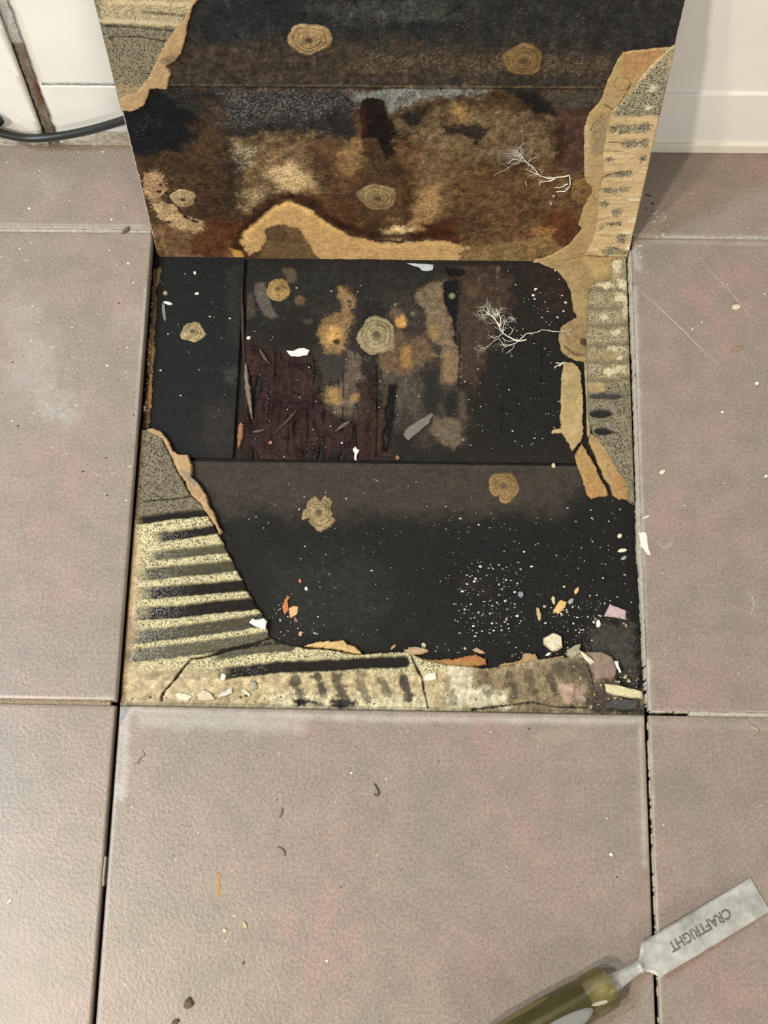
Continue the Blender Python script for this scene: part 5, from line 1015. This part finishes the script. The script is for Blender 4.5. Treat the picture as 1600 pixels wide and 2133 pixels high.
for (x, hw, th, bv) in ST:
    bv = bv or hw * 0.35
    for (yy, zz) in ((-hw, -th), (hw, -th), (hw, th * 0.2), (hw - bv, th), (-hw + bv, th), (-hw, th * 0.2)): v.append((x, yy, zz - (0.0014 if x > LB * 0.9 else 0)))
for i in range(len(ST) - 1):
    for k in range(6): k2 = (k + 1) % 6; f.append((i * 6 + k, i * 6 + k2, i * 6 + 6 + k2, i * 6 + 6 + k))
f += [(5, 4, 3, 2, 1, 0), tuple((len(ST) - 1) * 6 + k for k in range(6))]
link('blade', mesh('blade', v, f, smooth=False), ch, M_STEEL)
def lathe(name, prof, mat, parent, seg=40, sq=0.0, fl8=0.0):
    v = []; f = []
    for (x, r) in prof:
        for k in range(seg):
            a = 2 * math.pi * k / seg; q = 1 - fl8 * (0.5 - 0.5 * math.cos(4 * a)) * (1 if fl8 and x < -0.056 else 0); v.append((x, r * q * math.cos(a), r * q * math.sin(a) * (1 - sq)))
    n = len(prof)
    for i in range(n - 1):
        for k in range(seg): k2 = (k + 1) % seg; f.append((i * seg + k, i * seg + k2, (i + 1) * seg + k2, (i + 1) * seg + k))
    f += [tuple(range(seg))[::-1], tuple((n - 1) * seg + k for k in range(seg))]
    me = mesh(name, v, f); me.polygons.foreach_set('use_smooth', np.array([True] * (len(f) - 2) + [False] * 2)); return link(name, me, parent, mat)
lathe('shank', [(-0.060, 0.0078), (-0.0395, 0.0078), (-0.037, 0.0075), (-0.030, 0.0066), (-0.020, 0.0053), (-0.014, 0.0048), (-0.0118, 0.0050), (-0.0108, 0.0056), (-0.0096, 0.0050), (-0.008, 0.0040)], M_STEEL, ch)
tH = NT('clear_yellow_acetate'); tH.b.inputs['Base Color'].default_value = (0.50, 0.43, 0.18, 1); tH.b.inputs['Transmission Weight'].default_value = 0.92; tH.b.inputs['IOR'].default_value = 1.47; tH.rough(0.04); M_HAN = tH.m
hd = lathe('handle', [(-0.158, 0.0090), (-0.157, 0.0130), (-0.152, 0.0168), (-0.135, 0.0188), (-0.110, 0.0190), (-0.085, 0.0184), (-0.066, 0.0172), (-0.0605, 0.0168), (-0.0580, 0.0174), (-0.050, 0.0176), (-0.0415, 0.0174), (-0.0395, 0.0164), (-0.0385, 0.0140), (-0.0384, 0.0082)], M_HAN, ch, 48, 0.02, 0.10)
lathe('tang', [(-0.150, 0.0060), (-0.148, 0.0105), (-0.075, 0.0118), (-0.066, 0.0105), (-0.060, 0.0080)], flat_mat((58, 56, 46), 0.4, 0.4, 200), ch, 24)
v = []; f = []; NU, NV = 30, 14                       # grey oval grip let into the side of the handle
for j in range(NV + 1):
    rr = j / NV
    for i in range(NU):
        a = 2 * math.pi * i / NU; x = -0.098 + 0.036 * rr * math.cos(a); th = math.radians(62) + 0.52 * rr * math.sin(a)
        R = 0.0196 - 0.0006 * rr ** 6 - (0.0016 if j == NV else 0) - 0.0010 * max(0, (x + 0.085)) / 0.025; v.append((x, -R * math.cos(th), R * math.sin(th) * 0.99))
for j in range(NV):
    for i in range(NU): i2 = (i + 1) % NU; f.append((j * NU + i, (j + 1) * NU + i, (j + 1) * NU + i2, j * NU + i2))
gi = link('grip_insert', mesh('grip_insert', v, f), ch, flat_mat((124, 122, 112), 0.45, 0.1)); gi['label'] = 'grey oval grip insert'
# stamped lettering
fc = bpy.data.curves.new('lettering', 'FONT'); fc.body = 'CRAFTRIGHT'; fc.size = 0.0115; fc.extrude = 0.00008; fc.align_x = 'CENTER'; fc.align_y = 'CENTER'; fc.offset = 0.00028
tmp = bpy.data.objects.new('tmp', fc); COL.objects.link(tmp); dg = bpy.context.evaluated_depsgraph_get(); me = bpy.data.meshes.new_from_object(tmp.evaluated_get(dg)); bpy.data.objects.remove(tmp)
xs_ = [q.co.x for q in me.vertices]; sc_ = 0.058 / (max(xs_) - min(xs_))
for q in me.vertices: q.co.x *= sc_
me.name = 'lettering'; lt = link('lettering', me, ch, None, Matrix.Translation((LB * 0.44, 0.0010, 0.00195)) @ Matrix.Rotation(math.pi, 4, 'Z'))
me.materials.clear(); me.materials.append(flat_mat((96, 92, 76), 0.6, 0.45, 400)); lt['label'] = 'stamped grey lettering'
